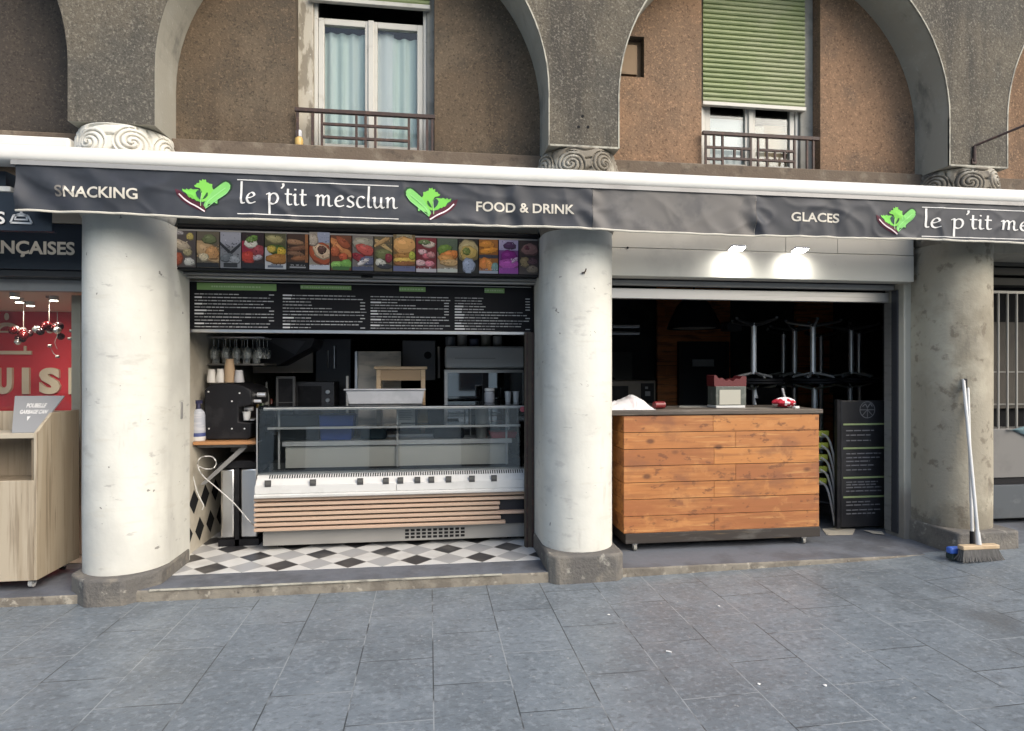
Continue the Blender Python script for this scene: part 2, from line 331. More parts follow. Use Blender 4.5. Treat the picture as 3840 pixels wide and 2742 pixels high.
_x, _y, _b = _ray(2226, 1348); STAIN = (_x*(.12-H)/_b, _y*(.12-H)/_b, .12)
def pavement_mat():
    m = mat('slate_paving_slabs', (1,1,1), .58); n = m.node_tree; N = n.nodes; lk = n.links; p = N['Principled BSDF']
    pos = N.new('ShaderNodeNewGeometry').outputs['Position']
    sx = N.new('ShaderNodeSeparateXYZ'); lk.new(pos, sx.inputs[0])
    def add(o, k):
        a = N.new('ShaderNodeMath'); a.operation = 'ADD'; lk.new(o, a.inputs[0]); a.inputs[1].default_value = k; return a.outputs[0]
    cb = N.new('ShaderNodeCombineXYZ'); lk.new(add(sx.outputs[1], 100*.585 - 4.2 + .30), cb.inputs[0]); lk.new(add(sx.outputs[0], 100*.387 - .02), cb.inputs[1])
    def brick(mortar, smooth):
        b = N.new('ShaderNodeTexBrick'); b.offset = .5; b.offset_frequency = 2
        b.inputs['Scale'].default_value = 1; b.inputs['Brick Width'].default_value = .585; b.inputs['Row Height'].default_value = .387
        b.inputs['Mortar Size'].default_value = mortar; b.inputs['Mortar Smooth'].default_value = smooth
        lk.new(cb.outputs[0], b.inputs['Vector']); return b
    b = brick(.0032, .1)
    b.inputs['Color1'].default_value = (.152,.178,.200,1); b.inputs['Color2'].default_value = (.180,.207,.230,1)
    nzs = []
    def nz(s, d, st=(1,1,1)):
        mp = N.new('ShaderNodeMapping'); mp.inputs['Scale'].default_value = st; lk.new(pos, mp.inputs[0])
        t = N.new('ShaderNodeTexNoise'); t.inputs['Scale'].default_value = s; t.inputs['Detail'].default_value = d; t.inputs['Roughness'].default_value = .65; lk.new(mp.outputs[0], t.inputs['Vector']); return t.outputs[0]
    def rng(o, lo, hi, a):
        r = N.new('ShaderNodeMapRange'); r.interpolation_type = 'SMOOTHSTEP'; r.inputs[1].default_value = lo; r.inputs[2].default_value = hi; r.inputs[4].default_value = a; lk.new(o, r.inputs[0]); return r.outputs[0]
    def mix(cur, f, c, mode='MIX'):
        mx = N.new('ShaderNodeMix'); mx.data_type = 'RGBA'; mx.blend_type = mode; lk.new(f, mx.inputs[0]); lk.new(cur, mx.inputs[6])
        if isinstance(c, tuple): mx.inputs[7].default_value = (*c, 1)
        else: lk.new(c, mx.inputs[7])
        return mx.outputs[2]
    cur = b.outputs['Color']
    cur = mix(cur, rng(nz(1.1, 5), .42, .62, .7), (.120,.138,.152))
    cur = mix(cur, rng(nz(3.2, 8), .48, .66, .65), (.205,.235,.258))
    cur = mix(cur, rng(nz(7, 8, (1,2.2,1)), .54, .70, .5), (.092,.104,.114))
    cur = mix(cur, rng(nz(30, 6), .50, .66, .55), (.27,.30,.325))
    cur = mix(cur, rng(nz(26, 6, (1,1.8,1)), .51, .66, .55), (.085,.096,.104))
    cur = mix(cur, rng(nz(26, 2), .71, .74, .8), (.34,.34,.33))      # chewing gum and lime spots
    vd = N.new('ShaderNodeVectorMath'); vd.operation = 'DISTANCE'; lk.new(pos, vd.inputs[0]); vd.inputs[1].default_value = STAIN
    sm = N.new('ShaderNodeMath'); sm.operation = 'MULTIPLY_ADD'; lk.new(nz(4, 5), sm.inputs[0]); sm.inputs[1].default_value = .5; lk.new(vd.outputs['Value'], sm.inputs[2])
    iv = N.new('ShaderNodeMath'); iv.operation = 'SUBTRACT'; iv.inputs[0].default_value = 1; lk.new(sm.outputs[0], iv.inputs[1])
    cur = mix(cur, rng(iv.outputs[0], .50, .68, .6), (.08,.085,.09))      # damp oily patch
    # joints: partly pale mortar, partly dark open gaps
    jm = N.new('ShaderNodeMix'); jm.data_type = 'RGBA'; lk.new(rng(nz(1.7, 3), .47, .56, 1), jm.inputs[0]); jm.inputs[6].default_value = (.05,.056,.06,1); jm.inputs[7].default_value = (.27,.29,.30,1)
    cur = mix(cur, b.outputs['Fac'], jm.outputs[2])
    lk.new(cur, p.inputs['Base Color'])
    r = N.new('ShaderNodeMapRange'); lk.new(nz(5, 6), r.inputs[0]); r.inputs[1].default_value = .35; r.inputs[2].default_value = .65; r.inputs[3].default_value = .28; r.inputs[4].default_value = .48; lk.new(r.outputs[0], p.inputs['Roughness'])
    h = N.new('ShaderNodeMath'); h.operation = 'MULTIPLY_ADD'; lk.new(b.outputs['Fac'], h.inputs[0]); h.inputs[1].default_value = -1.2; lk.new(nz(38, 5), h.inputs[2])
    bp = N.new('ShaderNodeBump'); bp.inputs['Strength'].default_value = .5; bp.inputs['Distance'].default_value = .006; lk.new(h.outputs[0], bp.inputs['Height']); lk.new(bp.outputs[0], p.inputs['Normal'])
    return m
MT['pavement'] = pavement_mat()

def tile_mat():
    m = mat('diagonal_floor_tiles', (1,1,1), .35); n = m.node_tree; N = n.nodes; lk = n.links; p = N['Principled BSDF']
    pos = N.new('ShaderNodeNewGeometry').outputs['Position']
    mp = N.new('ShaderNodeMapping'); mp.vector_type = 'POINT'
    sd = .178
    # rotate by 45 deg about the centre of a black tile, unit = one tile
    sub = N.new('ShaderNodeVectorMath'); sub.operation = 'SUBTRACT'; lk.new(pos, sub.inputs[0]); sub.inputs[1].default_value = (-1.61, 4.79, 0)
    lk.new(sub.outputs[0], mp.inputs[0]); mp.inputs['Rotation'].default_value = (0, 0, R(45)); mp.inputs['Scale'].default_value = (1/sd, 1/sd, 1)
    # Mapping scales before rotating; both orders agree for a uniform scale
    sx = N.new('ShaderNodeSeparateXYZ'); lk.new(mp.outputs[0], sx.inputs[0])
    def mth(op, a, b=None):
        k = N.new('ShaderNodeMath'); k.operation = op
        for i, q in enumerate((a, b)):
            if q is None: continue
            if isinstance(q, (int, float)): k.inputs[i].default_value = q
            else: lk.new(q, k.inputs[i])
        return k.outputs[0]
    i = mth('FLOOR', mth('ADD', sx.outputs[0], .5)); j = mth('FLOOR', mth('ADD', sx.outputs[1], .5))
    pi = mth('FLOORED_MODULO', i, 2) if False else mth('ABSOLUTE', mth('MODULO', i, 2)); pj = mth('ABSOLUTE', mth('MODULO', j, 2))
    both = mth('MULTIPLY', pi, pj); none = mth('MULTIPLY', mth('SUBTRACT', 1, pi), mth('SUBTRACT', 1, pj))
    def mix(cur, f, c):
        mx = N.new('ShaderNodeMix'); mx.data_type = 'RGBA'; lk.new(f, mx.inputs[0])
        if isinstance(cur, tuple): mx.inputs[6].default_value = (*cur, 1)
        else: lk.new(cur, mx.inputs[6])
        mx.inputs[7].default_value = (*c, 1); return mx.outputs[2]
    cur = mix((.62,.62,.60), both, (.36,.365,.37)); cur = mix(cur, none, (.038,.038,.041))
    t = N.new('ShaderNodeTexNoise'); t.inputs['Scale'].default_value = 5; t.inputs['Detail'].default_value = 6; lk.new(pos, t.inputs['Vector'])
    r = N.new('ShaderNodeMapRange'); r.inputs[1].default_value = .5; r.inputs[2].default_value = .7; r.inputs[4].default_value = .35; lk.new(t.outputs[0], r.inputs[0])
    cur = mix(cur, r.outputs[0], (.28,.26,.23))
    # grout
    def edge(o): return mth('ABSOLUTE', mth('SUBTRACT', mth('FRACT', mth('ADD', o, .5)), .5))
    g = mth('GREATER_THAN', mth('MAXIMUM', edge(sx.outputs[0]), edge(sx.outputs[1])), .487)
    cur = mix(cur, g, (.30,.29,.27))
    lk.new(cur, p.inputs['Base Color']); return m
MT['tiles'] = tile_mat()

# ------------------------------------------------------------------ text and flat drawing
def text2d(body, offset=0.0, shear=0.0):
    cu = bpy.data.curves.new('txt', 'FONT'); cu.body = body; cu.size = 1; cu.offset = offset; cu.shear = shear; cu.resolution_u = 4
    o = bpy.data.objects.new('txt', cu); COL.objects.link(o); me = o.to_mesh()
    V = [(v.co.x, v.co.y) for v in me.vertices]; F = [tuple(p.vertices) for p in me.polygons]
    o.to_mesh_clear(); bpy.data.objects.remove(o); bpy.data.curves.remove(cu); return V, F
def fit(V, x0, x1, z0, z1):
    a = min(p[0] for p in V); b = max(p[0] for p in V); c = min(p[1] for p in V); d = max(p[1] for p in V)
    return [(x0 + (p[0]-a)/(b-a)*(x1-x0), z0 + (p[1]-c)/(d-c)*(z1-z0)) for p in V]
def split(tris, ml):
    out = []; st = list(tris)
    while st:
        t = st.pop(); e = [math.dist(t[i], t[(i+1) % 3]) for i in range(3)]; k = e.index(max(e))
        if e[k] > ml:
            a, b, c = t[k], t[(k+1) % 3], t[(k+2) % 3]; mpt = ((a[0]+b[0])/2, (a[1]+b[1])/2)
            st += [(a, mpt, c), (mpt, b, c)]
        else: out.append(t)
    return out
def tris_of(V, F):
    o = []
    for f in F:
        for i in range(1, len(f)-1): o.append((V[f[0]], V[f[i]], V[f[i+1]]))
    return o
def tris_poly(pl):
    T = tessellate_polygon([[Vector((p[0], p[1], 0)) for p in pl]])
    return [tuple(pl[i] for i in t) for t in T]
def catmull(pts, n=8):
    o = []; k = len(pts)
    for i in range(k-1):
        p0 = pts[max(i-1, 0)]; p1 = pts[i]; p2 = pts[i+1]; p3 = pts[min(i+2, k-1)]
        for j in range(n):
            t = j/n
            o.append(tuple(.5*((2*p1[q]) + (-p0[q]+p2[q])*t + (2*p0[q]-5*p1[q]+4*p2[q]-p3[q])*t*t + (-p0[q]+3*p1[q]-3*p2[q]+p3[q])*t**3) for q in range(len(p1))))
    o.append(tuple(pts[-1])); return o
def stroke(pts, thick, thin, nib=R(35), n=8):
    pts = catmull(pts, n); L_, R_ = [], []; k = len(pts)
    for i, p in enumerate(pts):
        q = pts[min(i+1, k-1)]; r = pts[max(i-1, 0)]; dx, dy = q[0]-r[0], q[1]-r[1]; l = math.hypot(dx, dy) or 1; dx /= l; dy /= l
        wd = (thin + (thick-thin)*abs(math.sin(math.atan2(dy, dx)-nib)))/2
        L_.append((p[0]-dy*wd, p[1]+dx*wd)); R_.append((p[0]+dy*wd, p[1]-dx*wd))
    T = []
    for i in range(k-1): T += [(L_[i], R_[i], R_[i+1]), (L_[i], R_[i+1], L_[i+1])]
    return T
def flat(mb, tris, mapper, ml=None, m=0, c=None):
    for t in (split(tris, ml) if ml else tris):
        a = (t[1][0]-t[0][0])*(t[2][1]-t[0][1]) - (t[2][0]-t[0][0])*(t[1][1]-t[0][1])
        if abs(a) < 1e-10: continue
        t = t if a > 0 else t[::-1]
        mb.face([mapper(*p) for p in t], m, c)
GL = {
 'l': (.52, [[(.25,2.0),(.22,1.2),(.2,.25),(.28,.02),(.48,.06)]]),
 'e': (.86, [[(.12,.48),(.42,.55),(.64,.76),(.5,1.0),(.25,.86),(.11,.48),(.2,.1),(.42,0),(.74,.14)]]),
 'p': (1.0, [[(.02,.86),(.2,1.0),(.25,.8),(.24,0),(.24,-.9)], [(.25,.74),(.47,.98),(.72,.93),(.84,.58),(.72,.14),(.48,0),(.27,.1)]]),
 "'": (.34, [[(.2,1.95),(.24,1.8),(.2,1.65),(.08,1.48)]]),
 't': (.56, [[(.23,1.48),(.2,.8),(.2,.22),(.3,.01),(.52,.08)], [(.0,.98),(.25,1.0),(.52,.98)]]),
 'i': (.5, [[(.02,.86),(.17,1.0),(.18,.7),(.18,.2),(.28,.01),(.48,.1)], [(.19,1.36),(.2,1.5)]]),
 'm': (1.36, [[(.0,.86),(.14,1.0),(.17,.8),(.15,0)], [(.16,.66),(.4,.98),(.56,.84),(.56,.4),(.54,0)], [(.56,.66),(.8,.98),(.97,.84),(.97,.2),(1.08,.01),(1.28,.1)]]),
 's': (.74, [[(.62,.86),(.42,1.0),(.19,.86),(.25,.6),(.5,.42),(.57,.18),(.36,0),(.08,.1)]]),
 'c': (.76, [[(.66,.86),(.46,1.0),(.21,.85),(.11,.45),(.22,.08),(.45,0),(.70,.15)]]),
 'u': (.98, [[(.0,.88),(.14,1.0),(.15,.7),(.15,.28),(.27,.02),(.47,.1),(.64,.36)], [(.65,1.0),(.64,.5),(.65,.16),(.75,.01),(.92,.1)]]),
 'n': (.94, [[(.0,.86),(.14,1.0),(.17,.8),(.15,0)], [(.16,.62),(.42,.98),(.61,.84),(.61,.2),(.72,.01),(.92,.1)]]),
 ' ': (.62, []),
}
def script_tris(s, x0, x1, zb, xh):
    tot = sum(GL[c][0] for c in s); k = (x1-x0)/tot; T = []; x = x0
    for c in s:
        for st in GL[c][1]:
            T += [tuple((x+p[0]*k, zb+p[1]*xh) for p in t) for t in stroke(st, .18, .07)]
        x += GL[c][0]*k
    return T

FZ = .066
def g(x):
    xs = [-60, 1.0, 3.4, 4.45, 6, 60]; zs = [0, -.01, .035, .095, .14, .14]
    for i in range(5):
        if x <= xs[i+1]: return zs[i] + (zs[i+1]-zs[i])*(x-xs[i])/(xs[i+1]-xs[i])
    return .14
# ------------------------------------------------------------------ the ground
mb = MB()
xs = [-60, -20, -8] + [-6+.25*i for i in range(53)] + [9, 20, 60]
ys = [-60, -15, -5, -1, 0, 1, 2, 3, 4, 4.42]
for j in range(len(ys)-1):
    for i in range(len(xs)-1):
        mb.face([(xs[i],ys[j],g(xs[i])),(xs[i+1],ys[j],g(xs[i+1])),(xs[i+1],ys[j+1],g(xs[i+1])),(xs[i],ys[j+1],g(xs[i]))])
struct(mb, 'pavement', MT['pavement'], smooth=0)
# threshold slabs with a worn riser, and the floors behind them
def threshold(x0, x1, y0, y1, zt, name):
    mb = MB(); n = int((x1-x0)/.02); fr = []
    for i in range(n+1):
        x = x0 + (x1-x0)*i/n
        fr.append((x, y0 + .006*noise.noise((x*9, 0, 3)) + .008*max(0, noise.noise((x*3.1, 5, 1)))))
    for i in range(n):
        (a, ya), (b, yb) = fr[i], fr[i+1]
        mb.face([(a,ya,zt),(b,yb,zt),(b,y1,zt),(a,y1,zt)], 0)
        mb.face([(a,ya-.004,-.06),(b,yb-.004,-.06),(b,yb-.004,zt-.012),(a,ya-.004,zt-.012)], 1)
        mb.face([(a,ya-.004,zt-.012),(b,yb-.004,zt-.012),(b,yb,zt),(a,ya,zt)], 1)
    return struct(mb, name, [MT['sill'], MT['riser']], smooth=0)
threshold(-1.955, .90, 4.375, 4.665, FZ, 'threshold')
threshold(1.38, 8.0, 4.38, 5.05, FZ, 'threshold')
threshold(-6.0, -2.30, 4.40, 5.10, .05, 'threshold')
mb = MB(); mb.box(-1.92, .96, 4.665, 9.0, -.1, FZ+.002); struct(mb, 'tiled_floor', MT['tiles'], smooth=0)
mb = MB(); mb.box(1.0, 10, 5.05, 8.6, -.1, FZ-.002); struct(mb, 'shop_floor', MT['sill'], smooth=0)
mb = MB(); mb.box(-6, -1.96, 5.10, 7.6, -.1, .058); struct(mb, 'floor', MT['beige'], smooth=0)
mb = MB()
mb.box(-1.86, PX(1115, 4.36), 4.362, 4.378, FZ-.004, FZ+.005)
solo(mb, 'edge_strip', MT['trim'], 'thin pale metal strip along the step edge of the tiled shop entrance', 'edging')

# ------------------------------------------------------------------ the arcaded building
CX3 = [-2.12, 1.145, 4.45]
PIERS = [-5.40, -2.11, 1.14, 4.44, 7.74]; PW = .27; ZP, ZSP, ZT = 3.20, 3.585, 5.7; YF, YR = 4.40, 4.75
bld = thing('arcade_building', 'grey and brown rendered arcade facade with arches, piers and two windows above the awning', 'building', (1.14, 4.75, ZP))
def arch_pts(i, n=40):
    a, b = PIERS[i]+PW, PIERS[i+1]-PW; c = (a+b)/2; r = (b-a)/2
    return [(c - r*math.cos(math.pi*k/n), ZSP + r*math.sin(math.pi*k/n)) for k in range(n+1)]
mb = MB()
for i, xc in enumerate(PIERS):
    a, b = xc-PW, xc+PW
    bev = .018
    mb.face([(a,YF,ZP),(b,YF,ZP),(b,YF,ZT),(a,YF,ZT)], 0)
    mb.face([(a,YR+.02,ZP),(b,YR+.02,ZP),(b,YF,ZP),(a,YF,ZP)], 1)
    mb.face([(a,YR+.02,ZP),(a,YF,ZP),(a,YF,ZSP),(a,YR+.02,ZSP)], 1)
    mb.face([(b,YF,ZP),(b,YR+.02,ZP),(b,YR+.02,ZSP),(b,YF,ZSP)], 1)
for i in range(4):
    A = arch_pts(i)
    for (x0,z0),(x1,z1) in zip(A, A[1:]):
        mb.face([(x0,YF,z0),(x1,YF,z1),(x1,YF,ZT),(x0,YF,ZT)], 0)
        mb.face([(x0,YF,z0),(x0,YR+.02,z0),(x1,YR+.02,z1),(x1,YF,z1)], 1)
part(mb, 'arch_wall', [MT['pier'], MT['soffit']], bld, smooth=30)
mb = MB()
for i in range(4):      # worn pale arris round the arches
    A = arch_pts(i); a, b = PIERS[i]+PW, PIERS[i+1]-PW
    path = [(a, ZP)] + A + [(b, ZP)]; c = (a+b)/2
    out = []
    for (x, z) in path:
        if z <= ZSP+1e-6: dx, dz = (-1, 0) if x < c else (1, 0)
        else:
            l = math.hypot(x-c, z-ZSP); dx, dz = (x-c)/l, (z-ZSP)/l
        wv = .010 + .006*noise.noise((x*5, z*5, 1))
        out.append((x+dx*wv, z+dz*wv))
    for k in range(len(path)-1):
        if i == 0 or (i == 1 and path[k][0] < c): continue
        (x0,z0),(x1,z1) = path[k], path[k+1]; (u0,w0),(u1,w1) = out[k], out[k+1]
        mb.face([(u0,YF-.004,w0),(x0,YF-.004,z0),(x1,YF-.004,z1),(u1,YF-.004,w1)])
        mb.face([(x0,YF-.004,z0),(x0,YF+.012,z0),(x1,YF+.012,z1),(x1,YF-.004,z1)])
        mb.face([(u0,YF+.001,w0),(u0,YF-.004,w0),(u1,YF-.004,w1),(u1,YF+.001,w1)])
for xc in PIERS[2:]: mb.box(xc-PW+.012, xc+PW-.012, YF-.004, YF+.01, ZP-.003, ZP+.011)
part(mb, 'edge_trim', MT['trim'], bld)
W1 = (-1.0, .04, 3.235, 4.78); W2 = (2.222, 3.282, 3.225, 4.78); VB = (1.40, 1.73, 3.92, 4.25)
bays = [(-5.4, -2.11, [], 'stucco0'), (-2.11, 1.14, [W1], 'stucco1'), (1.14, 4.44, [W2, VB], 'stucco2'), (4.44, 7.74, [], 'stucco2')]
for x0, x1, holes, mk in bays:
    X = sorted({x0, x1, *[h[0] for h in holes], *[h[1] for h in holes]}); Z = sorted({2.9, ZT, *[h[2] for h in holes], *[h[3] for h in holes]})
    mb = MB()
    for a, b in zip(X, X[1:]):
        for c, d_ in zip(Z, Z[1:]):
            mx, mz = (a+b)/2, (c+d_)/2
            if any(h[0] < mx < h[1] and h[2] < mz < h[3] for h in holes): continue
            mb.face([(a,YR,c),(b,YR,c),(b,YR,d_),(a,YR,d_)])
    for h in holes:
        if h is VB: continue
        yb = 5.0
        mb.face([(h[0],YR,h[2]),(h[0],YR,h[3]),(h[0],yb,h[3]),(h[0],yb,h[2])]); mb.face([(h[1],YR,h[3]),(h[1],YR,h[2]),(h[1],yb,h[2]),(h[1],yb,h[3])])
        mb.face([(h[0],YR,h[3]),(h[1],YR,h[3]),(h[1],yb,h[3]),(h[0],yb,h[3])]); mb.face([(h[0],yb,h[2]),(h[1],yb,h[2]),(h[1],YR,h[2]),(h[0],YR,h[2])])
    part(mb, 'recessed_wall', MT[mk], bld, smooth=0)
mb = MB()
for i in range(4):
    mb.box(PIERS[i]+PW+.001, PIERS[i+1]-PW-.001, 4.665, YR+.0, 2.75, 3.215)
part(mb, 'ledge', MT['ledge'], bld, bevel=.008)
mb = MB()     # blocked vent niche with a raised frame
a, b, c, d_ = VB
mb.face([(a,4.83,c),(b,4.83,c),(b,4.83,d_),(a,4.83,d_)], 0)
mb.face([(b,YR,c),(b,YR,d_),(b,4.83,d_),(b,4.83,c)], 1); mb.face([(a,YR,c),(a,4.83,c),(a,4.83,d_),(a,YR,d_)], 1)
mb.face([(a,YR,d_),(b,YR,d_),(b,4.83,d_),(a,4.83,d_)], 1); mb.face([(a,YR,c),(b,YR,c),(b,4.83,c),(a,4.83,c)], 1)
mb.box(a+.05, b-.045, 4.79, 4.832, c+.04, d_-.05, 0)
part(mb, 'vent_niche', [mat('dusty_vent', (.22,.16,.105), .95, layers=[L((.13,.10,.07), 5, .5, .65, .7)]), MT['stucco1']], bld)
mb = MB()
for (xo, yo) in ((1294, 258), (1285, 282), (1306, 282)):
    p = P(xo, yo, YF-.001); mb.cyl((p.x, YF-.003, p.z), (p.x, YF+.01, p.z), .011, n=10)
part(mb, 'anchor_hole', MT['blackmatt'], bld)
# windows
def window(h, sh_z, casing_l, casing_r, fx, with_curtain):
    x0, x1, z0, z1 = h; y = 4.88
    w_ = MB()
    f0, f1 = fx
    w_.box(x0, f0, 4.85, 4.93, z0, z1, 1); w_.box(f1, x1, 4.85, 4.93, z0, z1, 2)
    w_.box(f0+.001, f0+.03, 4.875, 4.93, z0, z1, 0); w_.box(f1-.03, f1-.001, 4.875, 4.93, z0, z1, 0); w_.box(f0+.03, f1-.03, 4.876, 4.93, z0, z0+.03, 0)
    win = part(w_, 'window', [MT['pvc'], casing_l, casing_r], bld, bevel=.004)
    fr = MB(); c = (f0+f1)/2; zt = 4.285
    for a, b in ((f0+.032, c-.003), (c+.003, f1-.032)):
        fr.box(a, a+.045, 4.885, 4.925, z0+.032, zt); fr.box(b-.045, b, 4.885, 4.925, z0+.032, zt)
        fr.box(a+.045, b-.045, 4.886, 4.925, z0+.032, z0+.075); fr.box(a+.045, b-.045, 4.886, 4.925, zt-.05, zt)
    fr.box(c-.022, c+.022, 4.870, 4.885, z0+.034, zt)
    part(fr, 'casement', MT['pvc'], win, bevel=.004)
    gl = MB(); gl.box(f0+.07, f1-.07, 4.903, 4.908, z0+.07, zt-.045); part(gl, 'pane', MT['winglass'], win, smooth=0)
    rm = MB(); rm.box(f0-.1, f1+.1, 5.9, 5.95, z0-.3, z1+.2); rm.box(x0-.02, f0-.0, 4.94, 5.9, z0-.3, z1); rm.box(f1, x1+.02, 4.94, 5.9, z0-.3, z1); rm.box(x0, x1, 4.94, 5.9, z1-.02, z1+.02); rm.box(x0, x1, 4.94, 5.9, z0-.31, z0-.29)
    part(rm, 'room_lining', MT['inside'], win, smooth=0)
    s = MB(); pit = .041; ns = int((z1 - sh_z)/pit); prof = []
    for k in range(ns):
        zb = sh_z + .035 + k*pit
        prof += [(4.828, zb), (4.818, zb+.004), (4.812, zb+.014), (4.813, zb+.026), (4.820, zb+.036), (4.829, zb+.0405)]
    xa, xb = f0-.02, f1+.02
    for (ya, za), (yb, zb) in zip(prof, prof[1:]): s.face([(xa,ya,za),(xb,ya,za),(xb,yb,zb),(xa,yb,zb)], 0)
    sh = part(s, 'roller_shutter', MT['shutter'], win, smooth=50)
    s = MB(); s.box(xa-.005, xb+.005, 4.805, 4.845, sh_z, sh_z+.033); part(s, 'shutter_bar', MT['pvc'], win, bevel=.004)
    if with_curtain:
        cu = MB()
        def fold(a, b, zlo, zhi, y, amp, fr_):
            def fn(u, v):
                x = a+(b-a)*u
                return (x, y + amp*math.sin(fr_*x + .6*math.sin(3*x)) + amp*.5*noise.noise((x*9, v*2, y)), zlo+(zhi-zlo)*v)
            return fn
        cu.grid(fold(f0+.05, c-.04, z0+.05, 4.215, 4.97, .012, 75), 90, 4, 0)
        cu.grid(fold(c+.16, f1-.05, z0+.05, 4.205, 4.97, .012, 70), 60, 4, 0)
        cu.grid(fold(c+.02, c+.17, z0+.05, 4.235, 4.955, .006, 60), 30, 4, 1)
        part(cu, 'curtain', [MT['curtain'], MT['curtain2']], win)
    else:
        cu = MB(); cu.box(f0+.06, c-.05, 4.932, 4.938, z0, 3.70, 0); cu.box(c-.045, c+.02, 4.932, 4.94, z0, 3.70, 1); cu.box(c+.05, f1-.28, 4.94, 4.96, z0, 3.66, 2); cu.box(f1-.27, f1-.05, 4.96, 5.2, z0+.05, 3.68, 3)
        part(cu, 'net_curtain', [MT['curtain2'], MT['curtain2'], MT['beige'], MT['kraft']], win, smooth=0)
    return win
window(W1, 4.372, MT['peel'], MT['casing'], (-.886, -.018), True)
window(W2, 3.757, MT['pvc'], MT['casing'], (2.285, 3.165), False)
# railings
def railing(bars, rails, top, label):
    r = MB(); y = 4.705
    (xa, ya), (xb, yb) = top; A = P(xa, ya, y); B = P(xb, yb, y); zt = (A.z+B.z)/2; zb = 3.216
    def zof(xo, yo): return PZ(xo, yo, y)
    r.box(A.x, B.x, y-.016, y+.016, zt-.014, zt+.014)
    for xo, lo, hi in bars:
        x = PX(xo, y); r.box(x-.009, x+.009, y-.008, y+.008, zb if lo is None else zof(xo, lo), zt-.014 if hi is None else zof(xo, hi))
    for a, b, yo in rails:
        x0, x1 = PX(a, y), PX(b, y); z = zof((a+b)/2, yo); r.box(x0+.009, x1-.009, y-.0095, y+.0095, z-.010, z+.010)
    return part(r, 'balcony_railing', MT['iron'], bld, label, bevel=.002)
railing([(x, None, None) for x in (661, 694, 715, 791.5, 812, 833.5, 908, 928.7, 948.4, 960)], [(715, 908, 280), (715, 908, 309)], ((655, 241), (966, 263)), 'brown iron railing with two long crossbars')
railing([(x, None, None) for x in (1567, 1585.5, 1604.5, 1667, 1683.5, 1703, 1764, 1792, 1806)] + [(1631, 353, 330), (1647, 353, 330), (1721, 357, 335), (1742, 357, 335)],
        [(1567, 1667, 329), (1683.5, 1764, 335), (1604.5, 1667, 353), (1567, 1604.5, 353), (1667, 1764, 357)], ((1560, 295), (1818, 309)), 'brown iron railing with a fretwork pattern')
# jar of something yellow on the first sill
mb = MB(); p = P(664, 322, 4.72); mb.lathe([(.028,3.217),(.03,3.225),(.03,3.27),(.022,3.285)], p.x, 4.72, 16, 0); mb.lathe([(.0225,3.287),(.0225,3.33),(.02,3.335)], p.x, 4.72, 16, 1)
solo(mb, 'glass_jar', [mat('yellow_jar', (.50,.33,.10), .4), MT['tub']], 'small yellow and clear jar standing at the left end of the curtained window sill', 'jar')

# columns
def column(xc, white, plinth_top, chamf, lab):
    t = thing('column', lab, 'column', (xc, 4.66, g(xc))); r = .275; yc = 4.66; yb = 5.02; n = 40
    sec = [(xc-r, yb)] + [(xc - r*math.cos(math.pi*k/n), yc - r*math.sin(math.pi*k/n)) for k in range(n+1)] + [(xc+r, yb)]
    mb = MB(); zs = [plinth_top-.12, plinth_top, .6, 1.0, 1.4, 1.8, 2.2, 2.595]
    V = []; F = []; k = len(sec)
    for z in zs:
        for (x, y) in sec:
            q = .004*noise.noise((x*6+xc, y*6, z*2.5)); dx, dy = x-xc, min(0, y-yc); l = math.hypot(dx, dy) or 1
            V.append((x+dx/l*q, y+dy/l*q, z))
    for i in range(len(zs)-1):
        for j in range(k-1): F.append((i*k+j, i*k+j+1, (i+1)*k+j+1, (i+1)*k+j))
    mb.poly(V, F); part(mb, 'shaft', MT['colwhite'] if white == 2 else (MT['colwhite'] if white else MT['colgrey']), t, smooth=40)
    # capital: carved drum with scrolls and leaves
    mb = MB(); z0, z1 = 2.595, ZP-.004; NA, NZ = 260, 110
    cents = [(a, z) for a in (R(-150), R(-118), R(-90), R(-62), R(-30)) for z in (2.98, 3.08)]
    def cap(u, v):
        a = R(-205) + R(230)*u; z = z0+(z1-z0)*v
        rr = r*(1.0 + .02*v) + .03*math.sin(math.pi*v)**.5
        rel = 0; best = 9
        for ca, cz in ((R(-160), 3.08), (R(-112), 3.06), (R(-62), 3.07), (R(-18), 3.06)):
            dx = (a-ca)*r; dz = z-cz; dd = math.hypot(dx, dz)
            if dd < best: best = dd; th = math.atan2(dz, dx)
        if best < .105: s_ = math.sin(best*105 + th + .8*noise.noise((a*3, z*12, xc))); rel = .012 - .020*math.exp(-(s_/.42)**2) + .016*(1-best/.092)
        else:
            q = math.sin(a*11 + 5.2*math.sin(z*8+a*2) + 1.5*noise.noise((a*2, z*7, xc))); rel = .006 - .020*math.exp(-(q/.30)**2)
        if v < .12: rel = .010*abs(math.sin(a*9))*(v/.12) if (z-z0) < .045*abs(math.cos(a*4.5)) + .02 else rel
        fade = min(1, v/.03, (1-v)/.02)
        rr += rel*fade
        return (xc + rr*math.cos(a), yc + rr*math.sin(a), z)
    mb.grid(cap, NA, NZ)
    part(mb, 'capital', MT['capwhite'] if white == 2 else MT['capgrey'], t, smooth=60)
    mb = MB(); hw = r+.012; y0 = 4.315; ch = chamf; zb = g(xc)-.06
    pl = [(xc-hw, yb-.02), (xc-hw, y0+ch), (xc-hw+ch, y0), (xc+hw-ch, y0), (xc+hw, y0+ch), (xc+hw, yb-.02)]
    mb.prism(pl[::-1], zb, plinth_top, 'z'); part(mb, 'plinth', MT['plinth'], t, bevel=.018)
    return t
c1 = column(CX3[0], 2, .168, .17, 'thick white painted column with a white carved capital, next to the pale wooden bin cabinet')
